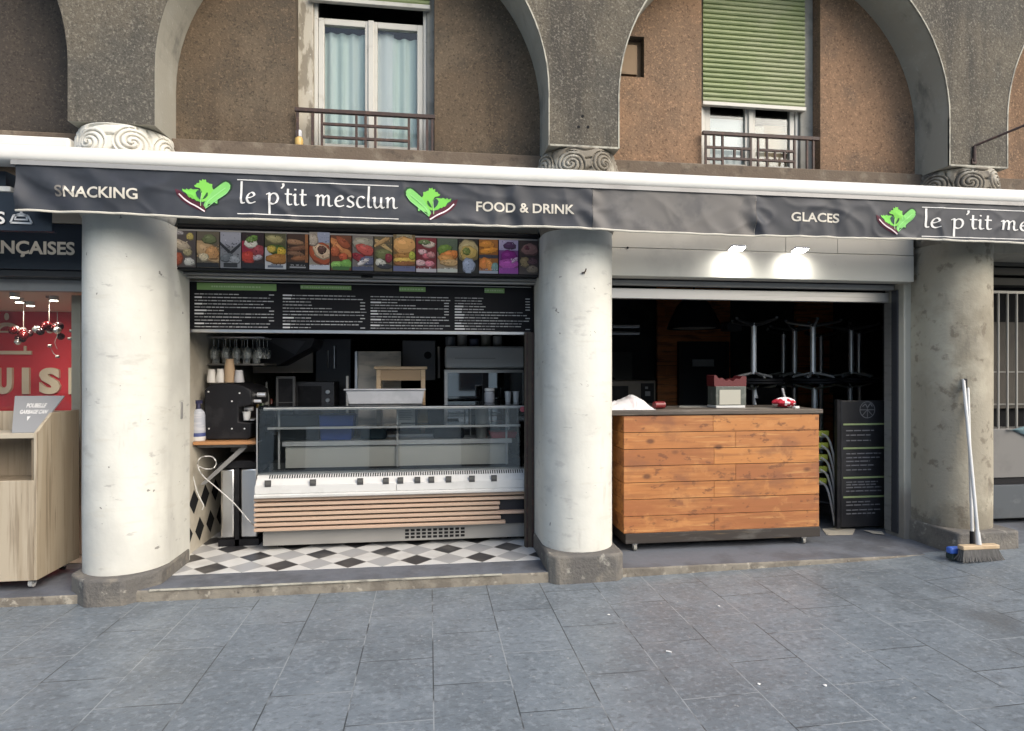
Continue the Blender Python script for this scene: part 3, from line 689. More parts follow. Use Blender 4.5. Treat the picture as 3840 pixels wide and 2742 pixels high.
c2 = column(CX3[1], 1, .195, .06, 'white painted column with grimy capital, between the glass counter and the plank counter')
c3 = column(CX3[2], 0, .245, .02, 'bare beige cement column with dark stained foot, with brooms leaning on it')
mb = MB()     # little house number plate / lock plate on the side of the first column
mb.box(CX3[0]+.2755, CX3[0]+.282, 4.84, 4.875, PZ(395, 930, 4.85), PZ(395, 893, 4.85))
solo(mb, 'wall_plate', MT['alu_grey'], 'small oval grey plate fixed to the shop side of the left white column', 'plate', bevel=.003)
mb = MB(); p = P(1298, 604, 4.385); mb.tube([(p.x, 4.39, p.z), (p.x, 4.36, p.z), (p.x+.004, 4.352, p.z+.02)], .005, 8); mb.box(p.x-.02, p.x+.002, 4.375, 4.39, p.z-.012, p.z-.002)
solo(mb, 'wall_hook', MT['iron'], 'small dark hook sticking out near the top of the middle white column', 'hook')
mb = MB()     # bent rod bracket on the right-hand pier
a = P(2164, 358, YF-.012); b = P(2164, 324, YF-.012); c = P(2290, 272, YF-.12)
mb.tube([a, b], .012, 8); mb.tube([b, (c.x, YF-.35, c.z)], .010, 8); mb.box(a.x-.02, a.x+.02, YF-.014, YF-.001, a.z-.02, a.z+.02)
solo(mb, 'awning_bracket', MT['iron'], 'bent dark iron rod bracket on the pier above the beige column', 'bracket')

# walls behind: lintels, party walls, ceilings
mb = MB()
mb.box(-1.86, .88, 4.87, 5.03, 2.31, 2.9); struct(mb, 'lintel_wall', MT['cream'])
mb = MB(); mb.box(-1.99, -1.90, 5.02, 9.0, 0, 2.8)
for i in range(4):
    for j in range(2):
        y, z = 5.13+.25*i+.125*(j % 2), .22+.25*j
        mb.face([(-1.898, y-.10, z), (-1.898, y, z-.10), (-1.898, y+.10, z), (-1.898, y, z+.10)], 1)
struct(mb, 'shop_wall', [mat('grubby_tile_wall', (.50,.46,.38), .5, layers=[L((.025,.025,.028), 3.6, .56, .57, .05, 0, (1,.9,.9)), L((.30,.26,.2), 2, .5, .65, .6)]), MT['blackmatt']], smooth=0)
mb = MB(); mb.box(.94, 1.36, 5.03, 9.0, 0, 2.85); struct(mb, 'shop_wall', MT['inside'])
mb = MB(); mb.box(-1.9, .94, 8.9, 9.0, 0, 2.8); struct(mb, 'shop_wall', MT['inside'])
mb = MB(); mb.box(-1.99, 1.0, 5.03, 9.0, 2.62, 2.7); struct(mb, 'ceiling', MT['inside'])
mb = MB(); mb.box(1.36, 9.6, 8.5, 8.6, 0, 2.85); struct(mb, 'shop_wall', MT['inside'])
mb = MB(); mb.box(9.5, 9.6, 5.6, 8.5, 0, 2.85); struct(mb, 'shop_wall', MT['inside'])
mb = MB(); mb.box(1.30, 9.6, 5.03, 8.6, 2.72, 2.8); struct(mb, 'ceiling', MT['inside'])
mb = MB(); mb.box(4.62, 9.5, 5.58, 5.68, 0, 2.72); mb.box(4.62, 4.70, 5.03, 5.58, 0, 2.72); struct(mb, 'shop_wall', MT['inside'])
# ------------------------------------------------------------------ unseen house across the street, added for the shop glass to reflect
ob = thing('unseen_street_house', 'unseen cream rendered house across the street, added for the shop glass to reflect', 'house', (0, -15, 0))
mb = MB(); mb.box(-34, 36, -16.0, -15.0, -.5, 5.6); part(mb, 'wall', mat('cream_house_render', (.82,.77,.68), .9, layers=[L((.72,.66,.57), .6, .45, .6, .8)]), ob, smooth=0)
for fl in range(2):
    for i in range(18):
        x = -32 + i*3.7; z = .6 + 2.7*fl; mb = MB(); mb.box(x, x+1.2, -14.99, -14.96, z, z+1.7); part(mb, 'window', mat('dark_house_window', (.03,.035,.04), .15) if (fl, i) == (0, 0) else bpy.data.materials['dark_house_window'], ob, smooth=0)
# ------------------------------------------------------------------ the awning
YV, ZVT, ZVB = 4.15, 2.845, 2.537
XL, X1, X2, XR = -2.55, PX(1317, 4.15), PX(1680, 4.15), 6.4
aw = thing('awning', 'long retracted awning with cream cassette and charcoal lettered valance across both shopfronts', 'awning', (1.9, 4.3, 2.53))
mb = MB()
prof = []
yc, zc = 4.235, 2.90
for k in range(33):
    t = 2*math.pi*k/32; ry, rz = .088, .058
    prof.append((yc - ry*math.copysign(abs(math.cos(t))**.55, math.cos(t)), zc + rz*math.copysign(abs(math.sin(t))**.6, math.sin(t))))
mb.prism(prof[:-1], -4.6, XR+1, 'x'); part(mb, 'cassette', MT['cassette'], aw, smooth=50)
mb = MB()
for xb in (-2.1, 1.15, 4.45): mb.box(xb-.06, xb+.06, 4.30, 4.392, 2.84, 2.955)
part(mb, 'bracket', MT['alu_grey'], aw)
mb = MB(); mb.box(XL-.02, XR, 4.15, 4.30, 2.822, 2.85); part(mb, 'front_rail', MT['alu_grey'], aw)
def fold(x, z):
    f = 0
    n1 = noise.noise((x*1.8 + z*2.2, z*2.0 - x*.9, 0)); f += .010*max(0, 1-abs(n1)*5.5)**1.3
    n2 = noise.noise((x*3.6 - z*1.5, z*5 + x*1.5, 7)); f += .006*max(0, 1-abs(n2)*5.5)**1.3
    f += .006*noise.noise((x*1.3, z*1.2, 3)) + .004*noise.noise((x*9, z*6, 5))
    h = (ZVT - z)/(ZVT-ZVB)
    e = math.exp(-(x-XL)/.30); f += e*.020*math.sin(26*(x-XL)*.8 + 22*(z-ZVB)*.75)*min(1, h*2.5+.2)
    for xs_ in (X1, X2):
        q = abs(x-xs_); f += .010*math.exp(-q/.10)*math.sin(38*z + 30*x)
    for xs_ in (1.25, 2.30, 3.0, .55): # puckers radiating from the pinned top corners
        f += .010*math.exp(-((x-xs_)/.16)**2)*math.sin(30*(x-xs_) + 9*z)
    if X1 < x < X2: f *= .45 + .55*max(0, 1-min(x-X1, X2-x)/.15)
    return f*(.35+.65*min(1, h*1.6))
def yv(x, z): return YV + .012 - fold(x, z) + .02*(ZVT-z)
def hem(x): return ZVB + .007*math.sin(x*2.1) + .009*noise.noise((x*1.7, 2, 0)) + .004*noise.noise((x*6, 2, 0))
def panel(x0, x1, m, name, label):
    mb = MB(); nu = int((x1-x0)/.012); nv = 26
    def fn(u, v):
        x = x0+(x1-x0)*u; zb = hem(x); z = zb+(ZVT-zb)*v; return (x, yv(x, z), z)
    mb.grid(fn, nu, nv); o = part(mb, name, MT[m], aw, label, smooth=80)
    mb = MB(); path = [(x0+(x1-x0)*k/nu*1.0, yv(x0+(x1-x0)*k/nu, hem(x0+(x1-x0)*k/nu))-.001, hem(x0+(x1-x0)*k/nu)-.004) for k in range(nu+1)]
    mb.tube(path, .0075, 6); part(mb, 'hem_piping', MT['piping'], o); return o
pa = panel(XL, X1-.001, 'navy', 'valance', 'charcoal valance panel with two leaf emblems')
pb = panel(X1+.001, X2-.001, 'greycanvas', 'valance', 'plain faded grey valance panel')
pc = panel(X2+.001, XR, 'navy', 'valance', 'charcoal valance panel with the single leaf emblem')
mb = MB()     # folded-back end of the valance
def fn(u, v):
    z = ZVB+.02+(ZVT-ZVB-.03)*v; return (XL-.03*u+.01*noise.noise((u*3, v*4, 0)), yv(XL, z)+.12*u, z)
mb.grid(fn, 6, 12); part(mb, 'valance_end', MT['navy'], aw, smooth=80)
def lift(dd): return lambda x, z: (x, yv(x, z)-dd, z)
def xv(xo): return PX(xo, YV)
def words(txt, xa, xb, zl, zh, parent, m='letter', off=.02, first=None):
    V, F = text2d(txt, off); V = fit(V, xv(xa), xv(xb), zl, zh)
    T = tris_of(V, F); mb = MB()
    if first:
        fx = xv(first); A = [t for t in T if max(p[0] for p in t) < fx]; B = [t for t in T if max(p[0] for p in t) >= fx]
        flat(mb, A, lift(.003), .02, 1); flat(mb, B, lift(.003), .02, 0); part(mb, 'lettering', [MT[m], MT['faded']], parent, smooth=0)
    else:
        flat(mb, T, lift(.003), .02); part(mb, 'lettering', MT[m], parent, smooth=0)
words('SNACKING', 121, 304, 2.632, 2.703, pa, first=144)
words('FOOD & DRINK', 1058, 1276, 2.634, 2.701, pa)
words('GLACES', 1760, 1866, 2.642, 2.710, pc)
def script_sign(xa, xb, parent):
    mb = MB(); k = 0
    for i, t in enumerate(script_tris("le p'tit mesclun", xv(xa)+.006, xv(xb)-.004, 2.632, .071)):
        flat(mb, [t], lift(.003 + .00002*(i % 60)), .03)
    for z in (2.783, 2.563):
        x0, x1 = xv(xa)-.0, xv(xb); n = 60
        for i in range(n):
            a = x0+(x1-x0)*i/n; b = x0+(x1-x0)*(i+1)/n
            mb.face([lift(.003)(a, z-.003), lift(.003)(b, z-.003), lift(.003)(b, z+.003), lift(.003)(a, z+.003)])
    part(mb, 'lettering', MT['letterwhite'], parent, smooth=0)
script_sign(526, 885, pa); script_sign(2050, 2410, pc)
LOGO = dict(
 root=[(90,570),(250,620),(420,760),(620,880),(820,1010),(1000,1080),(1150,1200),(1190,1290),(1150,1400),(900,1330),(600,1180),(330,1000),(160,800)],
 leaf=[(340,560),(450,600),(500,545),(560,590),(650,540),(720,575),(880,560),(1010,610),(1050,980),(1010,1045),(900,1000),(850,1000),(760,920),(700,930),(640,870),(590,880),(540,820),(520,770),(480,720),(370,650)],
 top=[(760,420),(840,390),(860,335),(950,330),(955,215),(1030,250),(1060,175),(1120,210),(1180,185),(1200,290),(1260,300),(1310,340),(1410,350),(1400,440),(1410,500),(1460,560),(1320,800),(1180,1000),(1040,1040),(1040,640),(960,520),(800,480)],
 cuc=[(1450,560),(1700,350),(1810,270),(1890,240),(1990,280),(2050,370),(2030,500),(1960,610),(1880,690),(1760,800),(1650,880),(1600,930),(1590,1080),(1520,1060),(1480,1020),(1400,1090),(1280,1110),(1230,1220),(1180,1280),(1110,1160),(1150,1040),(1200,980),(1300,780)],
 shade=[(1400,520),(1660,300),(1780,210),(1890,170),(2040,210),(2120,340),(2090,520),(1930,720),(1660,950),(1620,1110),(1400,1150),(1260,1260),(1180,1320),(1300,800)],
 e1=[(820,690),(880,600),(980,590),(1025,740),(1025,970),(960,930),(870,830)], e2=[(1070,930),(1140,790),(1210,670),(1250,670),(1250,780),(1190,870),(1130,920)])
def emblem(xa, xb, parent, mirror=False):
    x0, x1 = xv(xa), xv(xb); zc = 2.672; k = (x1-x0)/2030
    def mp(dd):
        def f(px, py):
            u = (px-75)*k; x = x1-u if mirror else x0+u
            return lift(dd)(x, zc - (py-790)*k)
        return f
    C = dict(root=hexc('#4a1226'), leaf=hexc('#6fbf4a'), top=hexc('#78c24e'), cuc=hexc('#77bd63'), shade=hexc('#16301f'), e1=hexc('#243c3c'), e2=hexc('#1f4a26'))
    mb = MB(); i = 0
    for nm in ('root', 'shade', 'leaf', 'top', 'cuc', 'e1', 'e2'):
        tr = tris_poly(LOGO[nm]); i += 1
        out = split(tr, 200)
        for t in out:
            q = [mp(.002+.0006*i)(*p) for p in t]
            a = (q[1][0]-q[0][0])*(q[2][2]-q[0][2]) - (q[2][0]-q[0][0])*(q[1][2]-q[0][2])
            if abs(a) > 1e-12: mb.face(q if a > 0 else q[::-1], 0, C[nm])
    for pts, wd, col_ in (([(240,760),(420,940),(620,1080),(870,1210),(1150,1390)], 48, '#ead9da'), ([(1190,1190),(1300,970),(1600,700),(1880,470)], 34, '#8ccc7c'), ([(1010,1190),(1012,1000),(1035,700)], 20, '#a9d690'), ([(1180,1280),(1650,890),(1900,690),(2040,480)], 20, '#8ccb86')):
        i += 1
        for t in stroke(pts, wd, wd):
            q = [mp(.002+.0006*i)(*p) for p in t]
            a = (q[1][0]-q[0][0])*(q[2][2]-q[0][2]) - (q[2][0]-q[0][0])*(q[1][2]-q[0][2])
            if abs(a) > 1e-12: mb.face(q if a > 0 else q[::-1], 0, hexc(col_))
    part(mb, 'emblem', MT['colmatt'], parent, smooth=0)
emblem(386, 514, pa); emblem(898, 1018, pa, True); emblem(1945, 2037, pc)

# neighbour's awning on the left
an = thing('awning', "navy awning valance with white dish emblem at far left, behind the long awning", 'awning', (-3.2, 4.4, 2.45))
mb = MB(); mb.box(-4.8, -2.402, 4.46, 4.62, 2.98, 3.115); part(mb, 'cassette', MT['cassette'], an, bevel=.02)
xe = PX(116, 4.35)
mb = MB(); mb.grid(lambda u, v: (-4.6+(xe+4.6)*u, 4.35+.004*math.sin(u*30+v*3), 2.452+.245*v), 60, 6); mb.box(-4.6, xe, 4.352, 4.40, 2.452, 2.455); vn = part(mb, 'valance', MT['navysign'], an, smooth=60)
mb = MB(); mb.box(-4.6, PX(24, 4.34), 4.335, 4.40, 2.70, 2.735); part(mb, 'front_bar', MT['cassette'], an, bevel=.006)
mb = MB(); mb.box(-4.6, PX(20, 4.4), 4.37, 4.5, 2.735, 2.84); part(mb, 'canvas_roll', MT['navysign'], an)
mb = MB()
def nb(xo, yo): return P(xo, yo, 4.342)
def seg(pts, r):
    for a, b in zip(pts, pts[1:]):
        T = stroke([a, b], r, r, n=1)
        for t in T: mb.face([(x, 4.342, z) for x, z in t] if ((t[1][0]-t[0][0])*(t[2][1]-t[0][1])-(t[2][0]-t[0][0])*(t[1][1]-t[0][1])) > 0 else [(x, 4.342, z) for x, z in t[::-1]])
q = [nb(*p) for p in ((30, 478), (23, 494), (71, 496), (62, 479), (30, 478))]; seg([(v.x, v.z) for v in q], .012)
q = [nb(*p) for p in ((31, 487), (62, 488))]; seg([(v.x, v.z) for v in q], .010)
q = [nb(*p) for p in ((33, 486), (36, 477), (47, 474), (58, 478), (60, 487))]; seg([(v.x, v.z) for v in q], .010)
q = [nb(*p) for p in ((47, 474), (47, 466))]; seg([(v.x, v.z) for v in q], .016)
V, F = text2d('S', .02); a = nb(-10, 497); b = nb(11, 470); V = fit(V, a.x, b.x, a.z, b.z); flat(mb, tris_of(V, F), lambda x, z: (x, 4.342, z))
part(mb, 'emblem', MT['letterwhite'], vn, smooth=0)

# ------------------------------------------------------------------ left shop front: picture strip, shutter rail, menu board
fs = thing('picture_sign', 'wide black lightbox strip of seventeen food pictures above the glass counter', 'sign', (-.5, 4.9, 2.297))
zt, zb, yf = 2.575, 2.300, 4.785
mb = MB(); mb.box(-1.845, .862, 4.79, 5.02, zb-.012, zt+.055, 0); mb.box(-1.845, .862, 4.782, 4.79, zb-.012, zb-.001, 0); mb.box(-1.845, .862, 4.782, 4.79, zt+.001, zt+.012, 1); mb.box(-1.845, .862, 4.776, 4.79, zt+.028, zt+.040, 2)
part(mb, 'housing', [MT['black'], MT['alu_grey'], MT['blackmatt']], fs)
EDG = [655,737,825,906,992,1075.5,1158.6,1238.7,1320,1402,1473,1559,1638,1717,1794.6,1868.7,1944.6,2018.7]
EDG = [PX(e/1.6886, yf) for e in EDG]
# background colour, blobs (shape, centre u v, radii, rotation, colour) with v up
PIC = [
 ('#4b4647', [('e',.3,.62,.42,.12,-25,'#a89c8a'),('e',.72,.86,.16,.09,0,'#a79a5c'),('e',.6,.42,.2,.09,0,'#a39a7a'),('e',.15,.25,.2,.16,0,'#9a5038'),('e',.68,.16,.24,.1,0,'#b7b7b2'),('e',.2,.95,.2,.05,0,'#99979a')]),
 ('#5a5348', [('e',.5,.45,.75,.22,-30,'#a98f6c'),('e',.68,.42,.30,.17,-20,'#b58a5c'),('e',.55,.8,.3,.12,0,'#5d6647'),('e',.3,.3,.2,.1,0,'#c7bca0'),('r',.5,.07,.5,.06,0,'#17191f')]),
 ('#7d8086', [('r',.5,.8,.5,.2,0,'#9295a0'),('p',.5,.55,.5,.2,0,'#2c3036'),('e',.3,.3,.3,.1,20,'#62686e'),('e',.7,.25,.25,.1,-10,'#8b9096'),('r',.5,.08,.34,.06,0,'#25282c')]),
 ('#2a2023', [('r',.3,.55,.3,.22,0,'#8d2c40'),('e',.4,.72,.28,.13,0,'#c8c9bd'),('e',.45,.84,.26,.08,20,'#5d7d3c'),('e',.3,.33,.32,.16,0,'#a83a30'),('e',.75,.5,.25,.16,0,'#8d3f46'),('e',.72,.32,.2,.06,20,'#a8a3aa'),('r',.5,.07,.5,.08,0,'#191b22')]),
 ('#b3b6ba', [('r',.5,.8,.5,.2,0,'#4a4a34'),('e',.45,.85,.4,.1,-8,'#8f8a62'),('e',.6,.55,.46,.14,-12,'#3d5a26'),('e',.3,.57,.2,.09,0,'#b7a44a'),('e',.78,.5,.2,.12,0,'#c2a53c'),('e',.58,.3,.5,.13,0,'#9a6b34'),('r',.5,.07,.36,.03,0,'#5d6572')]),
 ('#3a2a22', [('e',.35,.78,.4,.07,-6,'#8a6a50'),('e',.5,.6,.5,.06,8,'#6d4c38'),('e',.4,.45,.4,.06,-8,'#7c5e48'),('e',.6,.33,.4,.06,6,'#8a5c3c'),('r',.92,.6,.07,.4,0,'#8d5e3c'),('r',.5,.1,.5,.1,0,'#0d0e11'),('r',.5,.06,.38,.02,0,'#8f9094')]),
 ('#8d867c', [('r',.7,.86,.3,.14,0,'#8b93a8'),('e',.55,.45,.62,.25,-35,'#9c4d30'),('e',.6,.5,.46,.16,-35,'#c9b295'),('e',.6,.55,.2,.1,-20,'#5a4038'),('e',.2,.8,.2,.15,0,'#a0978a'),('r',.5,.07,.5,.06,0,'#b5bac4')]),
 ('#5f3a28', [('e',.5,.65,.7,.11,-40,'#b3784a'),('e',.6,.8,.4,.1,-40,'#8a4a30'),('e',.2,.55,.2,.14,0,'#a85a3a'),('e',.6,.4,.2,.1,0,'#b85a3c'),('e',.35,.16,.36,.1,0,'#7fae58'),('e',.75,.2,.26,.12,0,'#6a9a48'),('r',.5,.06,.4,.05,0,'#3e6436')]),
 ('#6f6a66', [('e',.5,.8,.5,.16,0,'#8d8a7c'),('e',.6,.62,.44,.14,-20,'#b0524a'),('e',.3,.4,.34,.1,-20,'#8c2f38'),('e',.7,.3,.34,.12,0,'#5a5f78'),('e',.5,.26,.3,.05,30,'#cfcac8'),('r',.5,.06,.5,.05,0,'#4a506a')]),
 ('#5b5340', [('e',.5,.75,.6,.05,-35,'#b39a6a'),('e',.4,.85,.5,.05,30,'#a38458'),('e',.5,.5,.46,.14,0,'#6a7048'),('e',.8,.4,.2,.12,0,'#8a3040'),('e',.35,.25,.3,.1,-20,'#c0bfb4'),('e',.6,.15,.4,.06,0,'#30323a')]),
 ('#6a5a3c', [('r',.5,.93,.35,.09,0,'#8f8a72'),('e',.5,.72,.5,.22,0,'#c0935a'),('e',.5,.42,.5,.08,0,'#a0743c'),('e',.5,.32,.5,.06,0,'#cfae58'),('e',.5,.23,.48,.06,0,'#8a5a34'),('e',.85,.45,.14,.1,0,'#aab048'),('r',.5,.08,.5,.07,0,'#5c6080')]),
 ('#6e2a30', [('e',.6,.82,.3,.08,0,'#c9bcae'),('e',.3,.6,.2,.07,0,'#d0aeb0'),('e',.5,.48,.2,.07,0,'#c56a76'),('e',.72,.52,.2,.08,0,'#b98484'),('e',.2,.28,.24,.08,0,'#d3b0b2'),('e',.65,.26,.22,.08,0,'#cf8290'),('e',.4,.88,.3,.06,0,'#5c7048'),('r',.5,.05,.5,.05,0,'#b3aeb4')]),
 ('#8f8270', [('r',.5,.8,.5,.2,0,'#4c5a4c'),('e',.35,.68,.34,.14,20,'#5d7a34'),('e',.6,.52,.44,.13,10,'#c47a3c'),('e',.45,.4,.4,.12,-10,'#c08a4c'),('e',.6,.3,.46,.09,0,'#b8986a'),('r',.5,.06,.5,.05,0,'#b9bcb4')]),
 ('#14130f', [('e',.5,.66,.5,.3,0,'#9c906a'),('e',.5,.6,.4,.2,0,'#b39a56'),('e',.4,.65,.18,.1,0,'#6a7a3a'),('e',.5,.24,.3,.2,0,'#8e99ae'),('r',.5,.05,.14,.05,0,'#8e99ae')]),
 ('#8e5a26', [('e',.4,.86,.4,.1,0,'#b3762a'),('e',.5,.68,.48,.08,10,'#c4822c'),('r',.5,.5,.5,.05,0,'#3a3c48'),('e',.3,.3,.3,.16,60,'#c87a38'),('e',.55,.26,.16,.18,20,'#d08a44'),('e',.85,.2,.2,.12,0,'#6a8c88'),('r',.5,.04,.5,.04,0,'#8f98a8')]),
 ('#6a3a7a', [('r',.5,.85,.5,.15,0,'#9a94b4'),('e',.55,.85,.3,.1,0,'#40204c'),('e',.5,.5,.4,.2,0,'#7a1a78'),('e',.5,.3,.5,.14,0,'#a84aa4'),('e',.8,.42,.2,.03,40,'#d6b6d6'),('r',.5,.1,.5,.08,0,'#8a3a96')]),
 ('#3a3030', [('e',.55,.75,.42,.16,0,'#8d6a66'),('e',.4,.8,.12,.05,0,'#6e3a44'),('e',.3,.38,.24,.14,0,'#8c7a58'),('e',.7,.4,.26,.1,0,'#5a4048'),('e',.7,.16,.3,.1,0,'#7a6c5c')]),
]
for i, (bgc, bl) in enumerate(PIC):
    x0, x1 = EDG[i]+.004, EDG[i+1]-.004; z0, z1 = zb+.006, zt-.002
    if i in (6, 10): z1 += .02
    mb = MB(); mb.box(x0, x1, 4.779, 4.7895, z0, z1, 0, hexc(bgc)); rr = random.Random(100+i)
    lay = []
    for b in bl:      # each dish as printed: shade painted round the rim, the body, and highlights painted on it
        if b[0] == 'e':
            c = hexc(b[6]); dk_ = tuple(q*.42 for q in c); lt = tuple(min(1, q*1.45+.02) for q in c); md = tuple(min(1, q*1.18) for q in c)
            lay += [('e', b[1]+.02, b[2]-.02, b[3]*1.12, b[4]*1.14, b[5], dk_), b, ('e', b[1]-.08*b[3], b[2]+.18*b[4], b[3]*.74, b[4]*.66, b[5]+8, md), ('e', b[1]-.2*b[3], b[2]+.36*b[4], b[3]*.36, b[4]*.26, b[5]-6, lt)]
        else: lay.append(b)
    for _ in range(90):
        b = rr.choice(bl); c = hexc(b[6]); k = rr.choice((.45,.65,.85,1.15,1.45))
        lay.append(('e', min(.96, max(.04, b[1]+rr.uniform(-.9,.9)*b[3])), min(.95, max(.12, b[2]+rr.uniform(-.9,.9)*b[4])), rr.uniform(.010,.045), rr.uniform(.006,.016), rr.uniform(0,180), tuple(min(1, q*k) for q in c)))
    yy = 4.7785
    for (sh, u, v, ru, rv, rot, c) in lay:
        c = hexc(c) if isinstance(c, str) else c; yy -= .00004; W_, H_ = x1-x0, z1-z0
        if sh == 'r': pts = [(u-ru, v-rv), (u+ru, v-rv), (u+ru, v+rv), (u-ru, v+rv)]
        elif sh == 'p': pts = [(u-ru, v+rv*.4), (u, v-rv), (u+ru, v+rv*.4), (u+ru, v+rv*.9), (u, v-rv*.4), (u-ru, v+rv*.9)]
        else:
            a = R(rot); asp = W_/H_
            pts = []
            for k in range(26):
                t = 2*math.pi*k/26; j = 1+.06*math.sin(3*t+u*40)+.05*math.sin(7*t+v*30); ex, ey = ru*math.cos(t)*j, rv*math.sin(t)*j/asp
                pts.append((u + ex*math.cos(a) - ey*math.sin(a), v + (ex*math.sin(a) + ey*math.cos(a))*asp))
        pts = [(x0+W_*min(1, max(0, p[0])), z0+H_*min(1, max(0, p[1]))) for p in pts]
        if sh == 'p':
            flat(mb, tris_poly(pts), lambda x, z: (x, yy, z), None, 0, c)
        else: mb.face([(x, yy, z) for x, z in pts], 0, c)
    part(mb, 'food_picture', MT['col'], fs, smooth=0)
rs = thing('roller_shutter', 'rolled up grey metal shutter rail above the black menu board', 'shutter', (-.5, 4.95, 2.2))
mb = MB(); mb.box(-1.85, .868, 4.90, 5.02, 2.272, 2.287); part(mb, 'end_slat', MT['alu_grey'], rs, bevel=.003)
mb = MB(); mb.box(-1.85, .868, 4.96, 5.02, 2.252, 2.268); part(mb, 'bottom_bar', MT['alu'], rs, bevel=.003)
mb = MB(); x = PX(815, 4.9); mb.box(x-.045, x+.045, 4.893, 4.90, 2.270, 2.284); part(mb, 'lock', MT['black'], rs)
mn = thing('menu_board', 'long black menu board with green headings and small white print above the glass counter', 'menu board', (-.5, 5.05, 1.85))
mb = MB(); mb.box(-1.86, .865, 5.06, 5.09, 1.868, 2.246); part(mb, 'panel', mat('menu_black', (.008,.008,.010), .6, spec=.15), mn)
mb = MB(); mb.box(-1.86, .85, 5.045, 5.085, 1.838, 1.866); part(mb, 'steel_rail', MT['steel'], mn, bevel=.004)
mb = MB(); mb.box(-1.86, .85, 5.05, 5.075, 2.238, 2.243); part(mb, 'top_rail', MT['alu'], mn)
def mz(xo, yo): p = P(xo, yo, 5.058); return p.x, p.z
for xa, xb, ya, yb, k in ((438, 614, 628, 646, .32), (668, 780, 633, 644, .5), (887, 945, 637, 648, .5), (1076, 1120, 640, 651, .5)):
    x0, z1_ = mz(xa, ya); x1_, z0_ = mz(xb, yb); mb = MB(); mb.box(x0, x1_, 5.052, 5.06, z0_, z1_, 0)
    c = (x0+x1_)/2; hw = (x1_-x0)*k; x = c-hw
    while x < c+hw-.02:
        wl = rnd.uniform(.012, .03); mb.box(x, x+wl*.7, 5.0510, 5.0522, (z0_+z1_)/2-.006, (z0_+z1_)/2+.006, 1); x += wl
    part(mb, 'heading_panel', [mat('green_heading', (.17,.30,.10), .6), mat('pale_green_print', (.32,.44,.25), .6)], mn)
mb = MB()
for xa, xb, ya, rows in ((432, 612, 656, 11), (628, 814, 660, 11), (823, 1000, 656, 12), (1010, 1180, 660, 12)):
    x0, _ = mz(xa, ya); x1_, _ = mz(xb, ya); z = 2.142; zmin = 1.885; dz = (z-zmin)/(rows-1)
    rr = random.Random(int(xa))
    for r_ in range(rows):
        full = rr.choice((1, 1, .97, .9, .55, .35)); x = x0; head = rr.random() < .45
        first = True
        while x < x0+(x1_-x0)*full*.94:
            wl = rr.uniform(.014, .05) if not (first and head) else rr.uniform(.05, .09)
            mb.box(x, min(x+wl, x1_), 5.0585, 5.0605, z-.0034 - (.002 if first and head else 0), z+.0034+(.002 if first and head else 0), 0 if first and head else rr.choice((1, 1, 2)))
            x += wl + .0055; first = False
        if full < .9: mb.box(x1_-.05, x1_-.012, 5.0585, 5.0605, z-.004, z+.004, 1)
        z -= dz
part(mb, 'printed_rows', [mat('print_white', (.62,.62,.62), .7), mat('print_grey', (.40,.40,.40), .7), mat('print_dim', (.24,.24,.245), .7)], mn, smooth=0)
mb = MB(); mb.box(.79, .868, 5.00, 5.045, FZ, 1.86, 0); mb.box(.80, .815, 4.99, 5.0, FZ, 1.86, 1); mb.box(.845, .86, 4.99, 5.0, FZ, 1.86, 1)
solo(mb, 'shutter_guide', [mat('brown_guide', (.075,.06,.045), .7, .2, layers=[L((.16,.13,.09), 6, .5, .65, .6, 5, (1,1,.3))]), MT['iron']], 'rusty brown shutter guide rail on the right side of the glass counter opening', 'guide rail')
# ------------------------------------------------------------------ glass display counter
SX0, SX1 = -1.384, .845
dc = thing('display_counter', 'long glass-fronted chilled display counter with white deck and pinkish wooden slats', 'display counter', (-.27, 5.5, FZ))
mb = MB(); mb.box(SX0+.04, SX1-.02, 5.185, 5.85, .108, .232); kk = part(mb, 'kick_panel', mat('grey_kick', (.36,.35,.325), .45, .3), dc, bevel=.003)
mb = MB(); xa, xb = PX(898, 5.18), PX(1034, 5.18); n = 11
for i in range(n):
    x = xa + (xb-xa)*i/n
    for j in range(3):
        z = .128+.029*j; mb.box(x+.006, x+(xb-xa)/n-.008, 5.1825, 5.1848, z, z+.019)
part(mb, 'vent_grille', MT['blackmatt'], kk)
mb = MB()
for x in (SX0+.15, SX1-.15):
    for y in (5.3, 5.75): mb.cyl((x, y, FZ+.002), (x, y, .11), .02, n=10)
part(mb, 'foot', MT['black'], dc)
mb = MB(); mb.box(SX0+.004, SX1-.004, 5.16, 5.85, .232, .515); part(mb, 'body', mat('black_body', (.01,.011,.016), .5), dc)
mb = MB(); ends = [1172, 1172, 1110, 1108, 1172, 1112, 1122]
for i in range(7):
    zt_ = .512-.0405*i; x1_ = PX(ends[i], 5.13)
    mb.box(SX0-.012, x1_, 5.112, 5.160, zt_-.026, zt_)
part(mb, 'slat_front', MT['copper'], dc, bevel=.004)
mb = MB()
mb.prism([(5.075,.522),(5.085,.515),(5.16,.515),(5.16,.545),(5.085,.548),(5.072,.538)], SX0, SX1, 'x'); part(mb, 'bumper_rail', MT['white'], dc, smooth=40)
mb = MB(); mb.box(SX0, PX(880, 5.1)-.0015, 5.092, 5.16, .549, .618); mb.box(PX(880, 5.1)+.0015, SX1, 5.092, 5.16, .549, .618); part(mb, 'front_panel', MT['white'], dc, bevel=.004)
mb = MB(); mb.prism([(5.10,.619),(5.17,.700),(5.24,.700),(5.24,.60),(5.10,.60)], SX0+.005, SX1-.005, 'x', 0)
x = SX0+.10
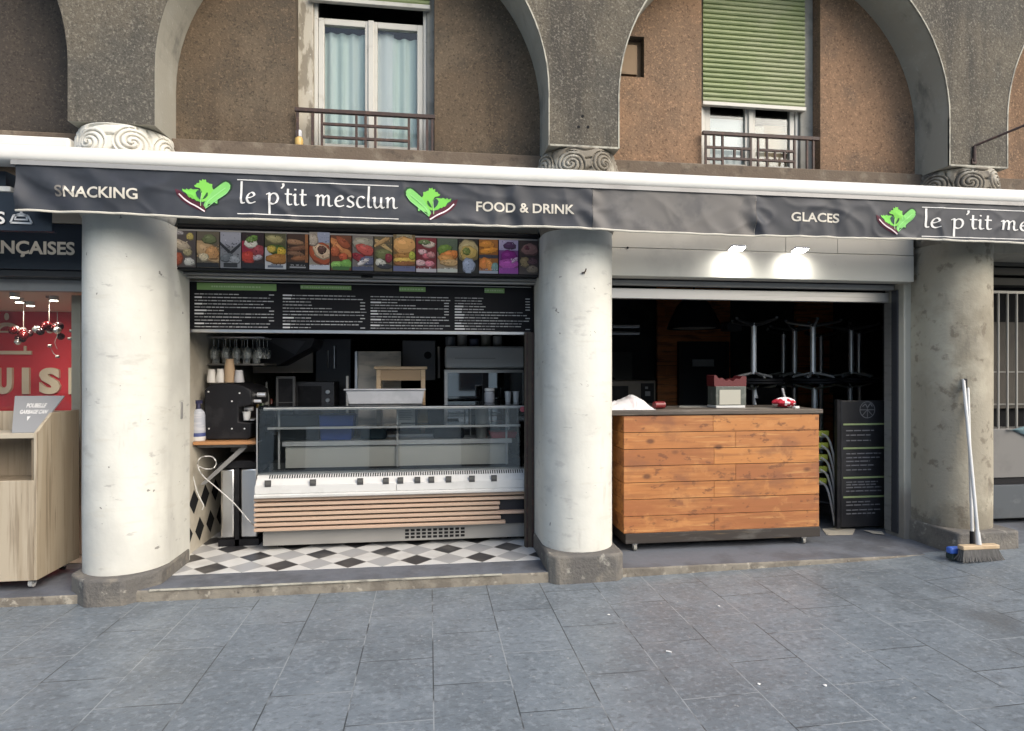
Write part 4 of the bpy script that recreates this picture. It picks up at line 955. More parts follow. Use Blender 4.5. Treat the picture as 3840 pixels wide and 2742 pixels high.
while x < SX1-.06:
    # slots in the sloping air grille
    y0, z0_, y1, z1_ = 5.137, .664, 5.160, .690
    mb.face([(x, y0-.0025, z0_+.002), (x+.009, y0-.0025, z0_+.002), (x+.009, y1-.0025, z1_+.002), (x, y1-.0025, z1_+.002)], 1); x += .0195
part(mb, 'deck_grille', [MT['white'], MT['blackmatt']], dc, smooth=0)
mb = MB(); mb.box(SX0+.02, SX1-.02, 5.24, 5.80, .60, .66, 0); mb.box(SX0+.16, SX1-.14, 5.44, 5.46, .70, .880, 1); mb.box(SX0+.02, SX1-.02, 5.47, 5.78, .66, .74, 2)
part(mb, 'cold_well', [MT['black'], mat('cream_well', (.66,.64,.57), .6), mat('dark_tray', (.05,.05,.05), .5)], dc)
mb = MB(); mb.box(SX0+.14, SX1-.11, 5.42, 5.80, .895, .925, 0); mb.box(SX0+.14, SX1-.11, 5.405, 5.42, .890, .930, 1); part(mb, 'shelf', [MT['white'], MT['white']], dc, bevel=.003)
mb = MB(); mb.box(SX0+.05, SX1-.05, 5.30, 5.70, 1.052, 1.060, 1); mb.box(SX0+.05, SX1-.05, 5.285, 5.30, 1.048, 1.066, 0); part(mb, 'glass_shelf', [MT['white'], MT['glass']], dc)
mb = MB()
for x in (SX0+.115, PX(882, 5.35), SX1-.16):
    mb.box(x-.008, x+.008, 5.40, 5.41, .70, 1.235)
mb.box(PX(1045, 5.5), PX(1045, 5.5)+.012, 5.60, 5.61, .93, 1.235); mb.box(PX(1085,5.5), PX(1085,5.5)+.012, 5.60, 5.61, .93, 1.235)
part(mb, 'upright', MT['white'], dc)
mb = MB()
xm = PX(880, 5.15)
for a, b in ((SX0+.01, xm-.002), (xm+.002, SX1-.01)):
    mb.prism([(5.150,.700),(5.156,.700),(5.196,1.228),(5.190,1.228)], a, b, 'x')
part(mb, 'glass_front', MT['glass'], dc, smooth=0)
mb = MB(); mb.box(SX0, SX1, 5.19, 5.76, 1.238, 1.246); part(mb, 'glass_top', MT['glass'], dc, smooth=0)
mb = MB(); mb.box(SX0+.04, SX1-.02, 5.196, 5.215, 1.213, 1.236); mb.box(SX0+.02, SX1-.02, 5.74, 5.77, 1.215, 1.237); part(mb, 'top_rail', MT['white'], dc, bevel=.003)
mb = MB()
for x in (SX0, SX1-.008): mb.prism([(5.150,.70),(5.80,.70),(5.76,1.236),(5.192,1.236)], x, x+.008, 'x')
part(mb, 'side_glass', MT['glass'], dc, smooth=0)
mb = MB()
for x in (SX0-.001, SX1-.008): mb.box(x, x+.009, 5.148, 5.156, .70, 1.236)
part(mb, 'edge_profile', MT['alu'], dc)
# price holders along the deck
ph = MB(); ph.box(-.024, .024, -.006, .006, 0, .052, 0); ph.box(-.02, .02, -.0075, -.006, .02, .044, 1)
ph0 = thing('price_holder', 'small dark price holder clipped along the front edge of the white counter deck', 'price holder', (0,0,0), 'price holders on the counter deck')
part(ph, 'clip', [mat('dark_clip', (.05,.05,.05), .5), mat('dark_card', (.085,.085,.08), .6)], ph0)
for i, (xo, yo) in enumerate(((595,1067),(695,1064),(800,1062),(857,1060),(889,1060),(927,1057),(958,1057),(996,1056),(1048,1053),(1097,1051))):
    x = PX(xo, 5.095); loc = (x, 5.094, .607)
    if i == 0: ph0.location = loc
    else: dup(ph0, loc, rnd.uniform(-.06, .06))
# things standing in and on the counter
def at(xo, Y): return PX(xo, Y)
mb = MB(); a, b = at(716, 5.6), at(790, 5.6)
mb.prism([(a,.926),(b-.03,.926),(b,1.15),(a-.015,1.15)], 5.5, 5.7, 'y')
solo(mb, 'storage_tub', MT['blue'], 'bright blue plastic tub standing on the shelf inside the glass counter', 'tub', bevel=.012)
mb = MB(); a, b = at(625, 5.6), at(712, 5.6); mb.box(a, b, 5.52, 5.72, .926, 1.15)
solo(mb, 'storage_crate', mat('dark_teal_crate', (.02,.03,.04), .5), 'dark crate on the counter shelf, left of the bright blue tub', 'crate', bevel=.01)
mb = MB(); a, b = at(800, 5.55), at(858, 5.55); mb.prism([(a,.926),(b,.926),(b-.01,1.06),(a+.02,1.05)], 5.5, 5.7, 'y')
solo(mb, 'folded_bag', mat('teal_bag', (.02,.045,.055), .7), 'dark teal folded bag on the counter shelf, right of the blue tub', 'bag', bevel=.02)
mb = MB(); a, b = at(884, 5.62), at(922, 5.62); mb.box(a, b, 5.6, 5.606, 1.065, 1.21, 0)
for k in range(7): mb.box(a+.012, b-.02-.02*rnd.random(), 5.5985, 5.6, 1.19-.016*k, 1.194-.016*k, 1)
solo(mb, 'paper_notice', [MT['paper'], MT['greysign']], 'white printed paper notice propped behind the glass counter front', 'notice')
mb = MB(); a, b = at(926, 5.62), at(952, 5.62); mb.prism([(a,1.062),(b,1.062),(b-.012,1.2),(a+.015,1.205)], 5.55, 5.66, 'y')
solo(mb, 'snack_bag', mat('mustard_bag', (.22,.15,.04), .5), 'mustard yellow snack bag in the glass counter, right of the paper notice', 'bag', bevel=.015)
mb = MB(); a, b = at(962, 5.62), at(1030, 5.62); mb.box(a, b, 5.5, 5.66, .926, 1.02)
solo(mb, 'serving_tray', MT['black'], 'black serving tray lying on the counter shelf, left of the red tray', 'tray', bevel=.02)
mb = MB(); a, b = at(1086, 5.5), at(1148, 5.5); mb.prism([(a+.02,.926),(b-.02,.926),(b,.985),(a,.985)], 5.46, 5.62, 'y')
solo(mb, 'serving_tray', MT['redp'], 'red tray lying at the right end of the shelf in the glass counter', 'tray', bevel=.008)
mb = MB(); a, b = at(1055, 5.55), at(1083, 5.55); mb.cyl(((a+b)/2, 5.55, .926), ((a+b)/2, 5.55, 1.19), .05, .06, 18)
solo(mb, 'cup_sleeve', mat('white_sleeve', (.48,.47,.43), .6), 'tall white sleeve of cups in the counter, left of the red tray', 'cup sleeve')
mb = MB(); a, b = at(770, 5.45), at(943, 5.45)
mb.prism([(a+.03,1.248),(b-.02,1.248),(b,1.375),(a,1.375)], 5.36, 5.62, 'y', 0); mb.box(a-.015, b+.012, 5.345, 5.36, 1.366, 1.382, 0)
solo(mb, 'plastic_tub', MT['tub'], 'frosted grey plastic tub standing on top of the glass counter', 'tub', bevel=.008)
st = thing('wooden_stool', 'small pale wooden stool standing behind the frosted tub on the counter', 'stool', (0, 5.8, 1.25))
xa, xb = at(838, 5.85), at(944, 5.85); z1_ = PZ(890, 814, 5.85)
mb = MB(); mb.box(xa-.02, xb+.02, 5.72, 5.98, z1_-.028, z1_); part(mb, 'seat', MT['pine'], st, bevel=.006)
for x in (xa, xb-.038):
    for y in (5.74, 5.92):
        mb = MB(); mb.box(x, x+.04, y, y+.04, .95, z1_-.029); part(mb, 'leg', MT['pine'], st, bevel=.003)
mb = MB(); mb.box(xa+.042, xb-.041, 5.745, 5.765, z1_-.13, z1_-.03); part(mb, 'apron', MT['kraft'], st)
mb = MB(); mb.box(xa-.1, xb+.1, 5.70, 6.05, .90, .948); solo(mb, 'back_worktop', MT['steel'], 'narrow steel worktop behind the glass counter, under the wooden stool', 'worktop')
mb = MB(); a, b = at(793, 6.0), at(890, 6.0); mb.box(a, b, 6.06, 6.085, 1.0, PZ(840, 780, 6.06), 0); mb.box(a-.03, a, 6.05, 6.06, 1.0, PZ(840, 780, 6.06), 1)
solo(mb, 'cutting_board', [mat('cream_board', (.78,.70,.60), .5, layers=[L((.42,.40,.34), 3, .5, .65, .6, 4, (1,1,3))]), MT['steel']], 'tall cream cutting board propped upright behind the wooden stool', 'board', bevel=.005)
mb = MB(); x = at(766+5, 5.95); mb.cyl((x, 5.95, 1.0), (x, 5.95, PZ(770, 835, 5.95)), .012, n=10); solo(mb, 'white_rod', MT['white'], 'short white upright rod left of the cutting board', 'rod')
jr = thing('glass_jar', 'clear storage jar with white lid on the right end of the glass counter', 'jar', (at(1087, 5.5), 5.5, 1.247))
mb = MB(); x = at(1087, 5.5); mb.lathe([(.042,1.248),(.046,1.26),(.046,1.335),(.035,1.35)], x, 5.5, 20); part(mb, 'body', MT['tub'], jr)
mb = MB(); mb.lathe([(.043,1.351),(.046,1.354),(.046,1.372),(.04,1.378)], x, 5.5, 20); part(mb, 'lid', MT['white'], jr)
def cup_bm(r0, r1, h, m=0):
    mb = MB(); mb.lathe([(r0,0),(r1,h-.004),(r1+.003,h-.003),(r1+.003,h),(r1-.004,h),(r0-.003,.006)], 0, 0, 20, m, cap1=False); mb.poly([((r0-.003)*math.cos(2*math.pi*k/20), (r0-.003)*math.sin(2*math.pi*k/20), .006) for k in range(20)], [tuple(range(20))]); return mb
for xo, lb in ((1128, 'white cup on the right counter end, nearer the lidded jar'), (1146, 'white cup at the far right end of the counter top')):
    o = cup_bm(.024, .03, .10).build('paper_cup', MT['white']); o.location = (at(xo, 5.55), 5.55, 1.247); props(o, lb, 'cup')
mb = MB(); x = at(1161, 5.18); mb.cyl((x, 5.186, 1.205), (x, 5.190, 1.205), .024, n=20); solo(mb, 'round_sticker', mat('pink_sticker', (.42,.10,.12), .6), 'round pink sticker at the upper right corner of the glass counter', 'sticker')
# side shelf with coffee machine
sh = thing('wall_shelf', 'wooden shelf on a metal bracket left of the glass counter, carrying the coffee machine', 'shelf', (-1.65, 5.5, .93))
mb = MB(); mb.box(-1.895, -1.395, 5.22, 5.95, .935, .962); part(mb, 'board', mat('orange_pine', (.40,.20,.085), .5, layers=[L((.25,.12,.05), 6, .5, .65, .6, 4, (.4,3,3))]), sh, bevel=.003)
mb = MB(); mb.box(-1.89, -1.50, 5.30, 5.33, .905, .934); mb.prism([(-1.87,.60),(-1.83,.60),(-1.50,.90),(-1.555,.90)], 5.30, 5.33, 'y'); part(mb, 'bracket', mat('dull_bracket', (.20,.20,.195), .6), sh)
cm = thing('coffee_machine', 'black side-on espresso coffee machine on the wooden shelf beside the glass counter', 'coffee machine', (-1.65, 5.45, .963))
x0, x1_ = at(456, 5.35), at(560, 5.35); zt_ = PZ(500, 853, 5.35)
pl = [(x0,.985),(x0+.03,.966),(x1_-.02,.966),(x1_,.99),(x1_,1.10),(x1_-.10,1.115),(x1_-.10,1.235),(x1_+.005,1.25),(x1_-.0,zt_-.05),(x1_-.06,zt_-.015),((x0+x1_)/2,zt_+.012),(x0+.05,zt_),(x0,zt_-.05)]
mb = MB(); mb.prism(pl, 5.32, 5.85, 'y'); part(mb, 'body', MT['black'], cm, bevel=.01)
mb = MB()
for xo, yo in ((463, 870), (532, 873), (515, 891), (464, 952), (515, 952), (543, 952)): p = P(xo, yo, 5.318); mb.cyl((p.x, 5.316, p.z), (p.x, 5.322, p.z), .007, n=8)
part(mb, 'screw', MT['chrome'], cm)
mb = MB(); mb.cyl((x1_-.09, 5.45, 1.215), (x1_-.02, 5.45, 1.215), .02, n=14); mb.cyl((x1_-.055, 5.45, 1.215), (x1_-.055, 5.45, 1.15), .012, n=10); mb.cyl((x1_-.01, 5.40, 1.28), (x1_+.06, 5.40, 1.28), .016, n=12); mb.cyl((x1_, 5.5, 1.33), (x1_+.07, 5.5, 1.33), .022, n=12); mb.box(x1_-.085, x1_, 5.40, 5.6, 1.118, 1.124)
part(mb, 'group_head', MT['chrome'], cm)
o = cup_bm(.026, .033, .07).build('coffee_cup', MT['white']); o.location = (at(548, 5.38), 5.38, 1.122); props(o, 'small white cup under the spout of the black coffee machine', 'cup')
CW = mat('white_cup', (.66,.63,.58), .6); CB = mat('kraft_cup', (.42,.29,.175), .7); CG = mat('grey_cup', (.44,.43,.43), .6)
for xo, m_, hh, n_, r_, lb in ((470, CW, 820, 7, .036, 'white paper cup of the leftmost upturned stack on the coffee machine'), (490, CW, 819, 7, .036, 'white paper cup of the second upturned stack on the coffee machine'),
        (510, CB, 797, 9, .042, 'brown kraft paper cup of the tallest stack on the coffee machine'), (531, CG, 822, 7, .040, 'grey paper cup of the rightmost stack on the coffee machine')):
    x = at(xo, 5.42); zb_ = zt_+.013; top = PZ(xo, hh, 5.42); hc = .085; src = cup_bm(r_, r_*.72, hc).build('paper_cup', m_)
    for k in range(n_):
        o = src if k == 0 else src.copy()
        if k: COL.objects.link(o)
        o.location = (x+rnd.uniform(-.001,.001), 5.42, zb_ + (top-hc-zb_)*k/(n_-1)); props(o, lb, 'cup', 'stacked paper cups on the coffee machine')
bt = thing('spray_bottle', 'white and blue spray bottle beside the black coffee machine', 'bottle', (at(441, 5.3), 5.3, .963))
x = at(441, 5.3); mb = MB(); mb.lathe([(.05,.964),(.054,.975),(.054,1.0)], x, 5.3, 20, 0, cap1=False); mb.lathe([(.0535,1.0),(.052,1.03)], x, 5.3, 20, 1, cap0=False, cap1=False); mb.lathe([(.052,1.03),(.05,1.17),(.044,1.20),(.022,1.225)], x, 5.3, 20, 2, cap0=False); part(mb, 'body', [MT['white'], mat('blue_band', (.05,.07,.2), .5), mat('grey_label', (.36,.38,.43), .5, layers=[L((.5,.5,.52), 18, .5, .6, .6, 2, (.3,.3,2))])], bt)
mb = MB(); mb.cyl((x, 5.3, 1.225), (x, 5.3, 1.27), .018, .014, 12); mb.box(x-.05, x+.03, 5.29, 5.31, 1.268, 1.295); mb.tube([(x-.045, 5.3, 1.27), (x-.06, 5.3, 1.2), (x-.07, 5.3, 1.12)], .004, 6); part(mb, 'trigger', mat('navy_trigger', (.02,.02,.06), .5), bt)
gs = thing('glass_rack', 'wall rack over the coffee machine', 'rack', (-1.65, 5.7, 1.58))
mb = MB(); mb.box(-1.897, -1.43, 5.55, 6.0, 1.585, 1.60); part(mb, 'shelf', mat('grey_shelf', (.14,.13,.115), .6), gs)
mb = MB()
for y in (5.56, 5.68, 5.80): mb.box(-1.897, -1.43, y, y+.02, 1.822, 1.834)
part(mb, 'rail', MT['steel'], gs)
gs['label'] = 'steel rack with hanging glasses in the upper left corner over the coffee machine'
gp = MB(); gp.lathe([(.030,.0),(.033,-.004),(.005,-.008),(.004,-.07),(.02,-.085),(.033,-.11),(.034,-.15),(.030,-.175)], 0, 0, 16, cap1=False)
g0 = gp.build('wine_glass', pale_diffuse_glass('glassware', (.62,.63,.60), .30)); k = 0
for y in (5.57, 5.69, 5.81):
    for i in range(5):
        o = g0 if k == 0 else g0.copy()
        if k: COL.objects.link(o)
        k += 1; o.location = (-1.85+.095*i+rnd.uniform(-.008,.008), y, 1.821); props(o, 'clear stemmed glass hanging upside down in the rack over the coffee machine', 'glass', 'hanging wine glasses')
tb = MB(); tb.lathe([(.030,0),(.034,.11)], 0, 0, 16, cap1=False); t0 = tb.build('tumbler', g0.data.materials[0]); k = 0
for i in range(5):
    o = t0 if k == 0 else t0.copy()
    if k: COL.objects.link(o)
    k += 1; o.location = (-1.85+.085*i, 5.62, 1.601); props(o, 'clear tumbler standing on the rack shelf above the paper cups', 'glass', 'tumblers on the rack shelf')
bn = thing('waste_bin', 'steel recycling bin with black lid standing under the coffee shelf', 'bin', (-1.45, 5.5, FZ))
xa, xb = at(488, 5.36), at(572, 5.36); xm = at(533, 5.36)
mb = MB(); mb.box(xa, at(521, 5.36), 5.37, 5.75, .125, .72, 0); mb.box(at(531, 5.36), xb, 5.37, 5.75, .125, .72, 0); part(mb, 'body', MT['steel'], bn, bevel=.02)
mb = MB(); mb.box(at(521,5.36)+.001, at(531,5.36)-.001, 5.36, 5.75, FZ+.002, .72); part(mb, 'divider', MT['black'], bn)
mb = MB(); mb.box(xa-.012, xb+.01, 5.36, 5.77, FZ+.002, .124); part(mb, 'foot_base', MT['black'], bn)
mb = MB(); mb.prism([(xa-.03,.722),(xb+.02,.722),(xb,.765),(xb-.06,.785),(xa+.05,.785),(xa-.01,.765)], 5.35, 5.78, 'y'); part(mb, 'lid', MT['black'], bn, bevel=.008)
mb = MB(); xa2, xb2 = at(512, 5.8), at(566, 5.8); mb.box(xa2, xb2, 5.80, 6.2, .80, .93, 0); mb.box(xa2, xb2, 5.795, 5.80, .868, .872, 1); solo(mb, 'drawer_unit', [mat('grey_drawers', (.16,.16,.165), .5), MT['blackmatt']], 'grey drawer unit hung under the coffee shelf behind the bin', 'drawers')
mb = MB(); pts = [(568,1172),(552,1155),(520,1118),(480,1082),(452,1058),(440,1038),(441,1022),(452,1014),(472,1015),(480,1028),(473,1040),(455,1041),(444,1036)]
mb.tube([P(a, b, 5.20+.03*math.sin(i)) for i, (a, b) in enumerate(catmull(pts, 5))], .0045, 8); solo(mb, 'power_cable', MT['white'], 'white looped power cable hanging from the shelf to the glass counter foot', 'cable')
mb = MB(); mb.tube([P(a, b, 5.25) for a, b in catmull([(425,1040),(430,1062),(437,1090),(446,1110),(452,1122),(449,1132)], 5)], .004, 8); solo(mb, 'power_cable', MT['white'], 'short white cable dangling against the tiled wall at the left of the bin', 'cable')
# kitchen behind
hd = thing('extractor_hood', 'dark sloping extractor hood at the back of the left kitchen', 'extractor hood', (-1.0, 6.2, 1.6))
mb = MB(); q = [P(560, 748, 6.2), P(700, 750, 6.2), P(692, 772, 6.2), P(618, 812, 6.2), P(562, 814, 6.2)]; mb.prism([(v.x, v.z) for v in q][::-1], 6.2, 6.9, 'y'); part(mb, 'canopy', mat('hood_metal', (.05,.05,.054), .45, .3), hd, bevel=.01)
mb = MB(); a = P(596, 752, 6.19); b = P(678, 760, 6.19); mb.prism([(a.x, a.z-.02), (b.x-.1, b.z-.12), (b.x, b.z+.01), (a.x+.06, a.z+.01)], 6.188, 6.197, 'y'); part(mb, 'filter', mat('dull_filter', (.10,.10,.11), .4, .5), hd)
mb = MB(); a = P(562, 828, 6.6); b = P(694, 800, 6.6); mb.box(a.x, b.x, 6.6, 6.65, a.z, b.z+.1); solo(mb, 'wall_tiles', mat('beige_backsplash', (.60,.52,.44), .5), 'beige tiled backsplash panel below the extractor hood', 'backsplash')
def bxo(name, m_, lab, cat, xa, xb, ya, yb, Y, dep, bev=.005, grp=None):
    a = P(xa, yb, Y); b = P(xb, ya, Y); mb = MB(); mb.box(a.x, b.x, Y, Y+dep, a.z, b.z); return solo(mb, name, m_, lab, cat, grp, bevel=bev)
fr = thing('wall_screen', 'small dark screen in a grey frame behind the coffee machine', 'screen', P(634, 898, 6.0))
a = P(613, 898, 6.0); b = P(655, 836, 6.0); mb = MB(); mb.box(a.x, b.x, 6.0, 6.04, a.z, a.z+.02); mb.box(a.x, b.x, 6.0, 6.04, b.z-.02, b.z); mb.box(a.x, a.x+.02, 6.0, 6.04, a.z+.02, b.z-.02); mb.box(b.x-.02, b.x, 6.0, 6.04, a.z+.02, b.z-.02); part(mb, 'frame', mat('grey_frame', (.15,.15,.15), .5), fr)
mb = MB(); mb.box(a.x+.02, b.x-.02, 6.01, 6.04, a.z+.02, b.z-.02); part(mb, 'glass', MT['black'], fr)
cb = thing('steel_cabinet', 'tall dark grey steel cabinet with a chrome bar behind the cutting board', 'cabinet', P(810, 900, 6.7))
a = P(700, 905, 6.7); b = P(780, 752, 6.7); mb = MB(); mb.box(a.x, b.x, 6.7, 7.2, a.z-.8, b.z); part(mb, 'body', mat('dark_steel', (.08,.082,.09), .4, .4), cb, bevel=.01)
mb = MB(); v = P(742, 860, 6.66); t_ = P(742, 768, 6.66); mb.cyl((v.x, 6.67, v.z+.2), (v.x, 6.67, t_.z), .013, n=10); v2 = P(728, 860, 6.66); mb.cyl((v2.x, 6.67, v.z+.2), (v2.x, 6.67, t_.z-.05), .008, n=8); part(mb, 'handle', MT['steel'], cb)
cb2 = thing('freezer_cabinet', 'grey steel freezer cabinet with a round black dial, right of the cutting board', 'freezer', P(940, 900, 6.6))
a = P(893, 845, 6.6); b = P(968, 756, 6.6); mb = MB(); mb.box(a.x, b.x, 6.6, 7.2, a.z, b.z); part(mb, 'body', mat('mid_steel', (.22,.22,.23), .45, .3), cb2, bevel=.01)
mb = MB(); v = P(950, 789, 6.59); mb.cyl((v.x, 6.585, v.z), (v.x, 6.6, v.z), .04, n=18); part(mb, 'dial', MT['black'], cb2)
mb = MB(); v = P(979, 840, 6.58); t_ = P(979, 770, 6.58); mb.cyl((v.x-.02, 6.57, v.z), (v.x-.02, 6.57, t_.z), .016, n=10); part(mb, 'handle', MT['steel'], cb2)
ac = thing('wall_unit', 'pale grey wall cooling unit above the glass door fridge', 'air unit', P(1078, 817, 6.05))
a = P(989, 818, 6.05); b = P(1166, 769, 6.05); mb = MB(); mb.box(a.x, b.x, 6.05, 6.40, a.z, b.z); part(mb, 'body', mat('pale_unit', (.80,.80,.79), .5), ac, bevel=.02)
mb = MB(); v = P(1010, 797, 6.05); q = P(1100, 793, 6.05); mb.box(v.x, q.x, 6.046, 6.05, v.z, v.z+.012); part(mb, 'louvre', MT['white'], ac)
fg = thing('glass_door_fridge', 'pale framed glass door fridge at the back of the left shop, reflecting the street', 'fridge', P(1078, 900, 6.05))
a = P(987, 905, 6.05); b = P(1168, 821, 6.05); z0_ = a.z-.9
mb = MB(); mb.box(a.x, a.x+.03, 6.05, 6.10, z0_, b.z); mb.box(b.x-.03, b.x, 6.05, 6.10, z0_, b.z); mb.box(a.x+.03, b.x-.03, 6.05, 6.10, b.z-.03, b.z); mb.box((a.x+b.x)/2-.03, (a.x+b.x)/2+.03, 6.052, 6.10, z0_, b.z-.03, 1); part(mb, 'frame', [MT['alu'], MT['black']], fg)
mb = MB(); mb.box(a.x, b.x, 6.11, 6.6, z0_, b.z-.001); part(mb, 'cabinet', MT['black'], fg)
mb = MB(); mb.box(a.x+.03, b.x-.03, 6.065, 6.07, z0_, b.z-.031); part(mb, 'door', glass_mat('fridge_glass', (.55,.6,.6), .03, 1.2, .42), fg)

# smaller kitchen things on the back worktop
mb = MB(); a, b = at(655, 6.15), at(742, 6.15); zt_ = PZ(700, 848, 6.15); mb.box(a, b, 6.15, 6.5, 1.0, zt_, 0); mb.box(a+.03, b-.12, 6.143, 6.15, 1.05, zt_-.04, 1); mb.cyl((b-.06, 6.135, zt_-.10), (b-.06, 6.15, zt_-.10), .022, n=14, m=2); mb.cyl((b-.06, 6.135, zt_-.18), (b-.06, 6.15, zt_-.18), .022, n=14, m=2)
solo(mb, 'microwave_oven', [mat('dark_grey_oven', (.055,.055,.06), .4, .3), MT['black'], MT['steel']], 'dark microwave oven with two round knobs behind the display counter', 'microwave', bevel=.006)
mb = MB(); mb.box(at(565, 6.2), at(660, 6.2), 6.0, 6.5, .93, .97, 0); mb.box(at(655, 6.2), at(760, 6.2), 6.0, 6.5, .955, .998, 0); solo(mb, 'side_worktop', MT['steel'], 'steel worktop carrying the microwave behind the coffee machine', 'worktop')
for i, (xo, hh, rr_, cc, lab) in enumerate(((572, .24, .030, (.20,.13,.03), 'amber oil bottle behind the spout of the coffee machine'), (582, .20, .028, (.05,.09,.04), 'dark green bottle right of the amber oil bottle'), (592, .26, .026, (.30,.30,.28), 'tall pale bottle left of the grey framed screen'), (603, .17, .032, (.22,.05,.03), 'squat reddish sauce bottle next to the grey framed screen'))):
    x = at(xo, 6.1); mb = MB(); mb.lathe([(rr_*.95,.971),(rr_,.98),(rr_,.971+hh*1.25),(rr_*.4,.971+hh*1.5),(rr_*.36,.971+hh*1.75),(.001,.971+hh*1.76)], x, 6.1, 16)
    solo(mb, 'oil_bottle', mat('bottle_tint_%d' % i, cc, .15), lab, 'bottle')
mb = MB(); x = at(668, 6.08); mb.lathe([(.05,.999),(.055,1.01),(.055,1.10),(.05,1.105)], x, 6.08, 20); solo(mb, 'steel_pot', MT['steel'], 'small steel pot standing in front of the microwave', 'pot')
for i in range(5):
    x = at(1000+26*i, 6.3); zb_ = PZ(1080, 769, 6.2)+.002; mb = MB(); hh = (.09,.13,.07,.12,.10)[i]; mb.lathe([(.045,zb_),(.05,zb_+.01),(.05,zb_+hh),(.03,zb_+hh+.012)], x, 6.25, 16)
    solo(mb, 'storage_jar', mat('jar_tint_%d' % i, ((.20,.22,.25),(.30,.29,.27),(.10,.12,.2),(.32,.30,.24),(.45,.44,.42))[i], .4), ('blue grey storage jar at the left end on top of the cooling unit', 'taller grey jar second on top of the cooling unit', 'low dark blue jar in the middle on top of the cooling unit', 'beige jar fourth on top of the cooling unit', 'white jar at the right end on top of the cooling unit')[i], 'jar')
# ------------------------------------------------------------------ right shop front
fa = thing('shop_fascia', 'pale painted fascia boarding over the right shop opening, lit by two floodlights', 'fascia', (2.78, 4.8, 2.3))
mb = MB(); mb.box(1.418, 4.135, 4.72, 4.86, 2.302, 2.526); part(mb, 'panel', MT['cream'], fa, bevel=.004)
mb = MB()
xs_ = [1.418, PX(1745, 4.72), 3.42, 4.135]
for a, b in zip(xs_, xs_[1:]): mb.box(a+.001, b-.001, 4.722, 4.86, 2.530, 2.95)
part(mb, 'upper_board', MT['cream'], fa, bevel=.003)
mb = MB(); p = P(1394, 556, 4.715); mb.cyl((p.x, 4.712, 2.527), (p.x, 4.722, 2.527), .009, n=10); part(mb, 'screw_head', MT['black'], fa)
rs2 = thing('roller_shutter', 'grey roller shutter rails rolled up over the right shop opening', 'shutter', (2.75, 4.97, 2.15))
mb = MB(); mb.box(1.415, 4.10, 4.90, 4.96, 2.255, 2.297); part(mb, 'end_slat', MT['alu_grey'], rs2, bevel=.003)
mb = MB(); mb.box(1.415, 4.10, 4.965, 5.02, 2.150, 2.238); part(mb, 'bottom_bar', MT['alu'], rs2, bevel=.004)
mb = MB(); mb.box(4.095, 4.112, 4.865, 4.93, .10, 2.25, 0); mb.box(4.106, 4.13, 4.95, 5.03, .10, 2.148, 1); part(mb, 'guide_rail', [mat('dark_rail', (.05,.052,.06), .5, .3), MT['alu']], rs2)
mb = MB(); mb.box(4.112, 4.36, 4.80, 5.03, 0, 2.62); solo(mb, 'pilaster', MT['pilaster'], 'narrow stained cream pilaster between the right shop opening and the bare cement column', 'pilaster', bevel=.01)
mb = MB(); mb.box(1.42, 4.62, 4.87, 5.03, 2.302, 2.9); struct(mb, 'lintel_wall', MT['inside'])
def flood(xo, yo, lab):
    x = PX(xo, 4.60); z = PZ(xo, yo, 4.60)
    t = thing('floodlight', lab, 'floodlight', (x, 4.66, z), 'lit floodlights on the fascia')
    a = R(-16)
    def q(y, zz): return (4.62 + y*math.cos(a) - zz*math.sin(a), z + y*math.sin(a) + zz*math.cos(a))
    mb = MB(); mb.prism([q(-.04, .0), q(.04, .0), q(.04, .016), q(-.04, .016)], x-.062, x+.062, 'x'); part(mb, 'housing', MT['white'], t, bevel=.004)
    mb = MB(); mb.prism([q(-.033, -.003), q(.033, -.003), q(.033, .0), q(-.033, .0)], x-.054, x+.054, 'x'); part(mb, 'lamp_face', MT['led'], t, smooth=0)
    mb = MB(); mb.box(x-.012, x+.012, 4.63, 4.722, z+.012, z+.03); part(mb, 'arm', MT['white'], t)
    l = bpy.data.lights.new('flood_light', 'SPOT'); l.energy = 7.5; l.spot_size = R(150); l.spot_blend = 1.0; l.shadow_soft_size = .09; l.color = (1, .98, .93)
    o = bpy.data.objects.new('flood_light', l); COL.objects.link(o); o.parent = t; o.location = (0, -.01, -.035)
    o.rotation_euler = Vector((0, .75, -1)).to_track_quat('-Z', 'Y').to_euler()
flood(1640, 551, 'lit white floodlight on the fascia, the one nearer the middle white column')
flood(1780, 555, 'lit white floodlight on the fascia, the one nearer the bare cement column')

# wooden counter
wc = thing('plank_counter', 'varnished pine plank bar counter on castors with a worn dark top', 'counter', (2.42, 5.05, FZ))
A, B = 1.565, 3.285; YF2, YB2 = 4.77, 5.36
rows = [(1.158,1.021),(1.018,.897),(.894,.768),(.765,.636),(.633,.501),(.498,.372),(.369,.232)]
rows = []; z = 1.172
for k in range(7): rows.append((z-.1355, z-.001)); z -= .1365
seams = [1572+12, 1634, 1586, 1634, 1586, None, 1586]
mb = MB()
for (z0_, z1_), sm in zip(rows, seams):
    if sm is None: cuts = [A, B]
    else: cuts = [A, PX(sm, YF2), B]
    for a, b in zip(cuts, cuts[1:]):
        j = rnd.uniform(0, .002); mb.box(a+.0016, b-.0016, YF2+j, YF2+.02, z0_+.001, z1_-.0022)
    mb.box(A-.001, A+.02, YF2+.021, YB2, z0_, z1_-.0012)
mb.box(A, B, YF2-.002, YF2+.02, .2165, z-.001)
part(mb, 'plank_front', MT['planks'], wc, bevel=.0022)
mb = MB(); mb.box(A+.022, B-.004, YF2+.0205, YB2, .215, 1.170); part(mb, 'carcass', MT['blackmatt'], wc)
mb = MB(); mb.box(A-.15, B+.03, YF2-.012, YB2+.06, 1.175, 1.212); part(mb, 'worktop', MT['wornwood'], wc, bevel=.006)
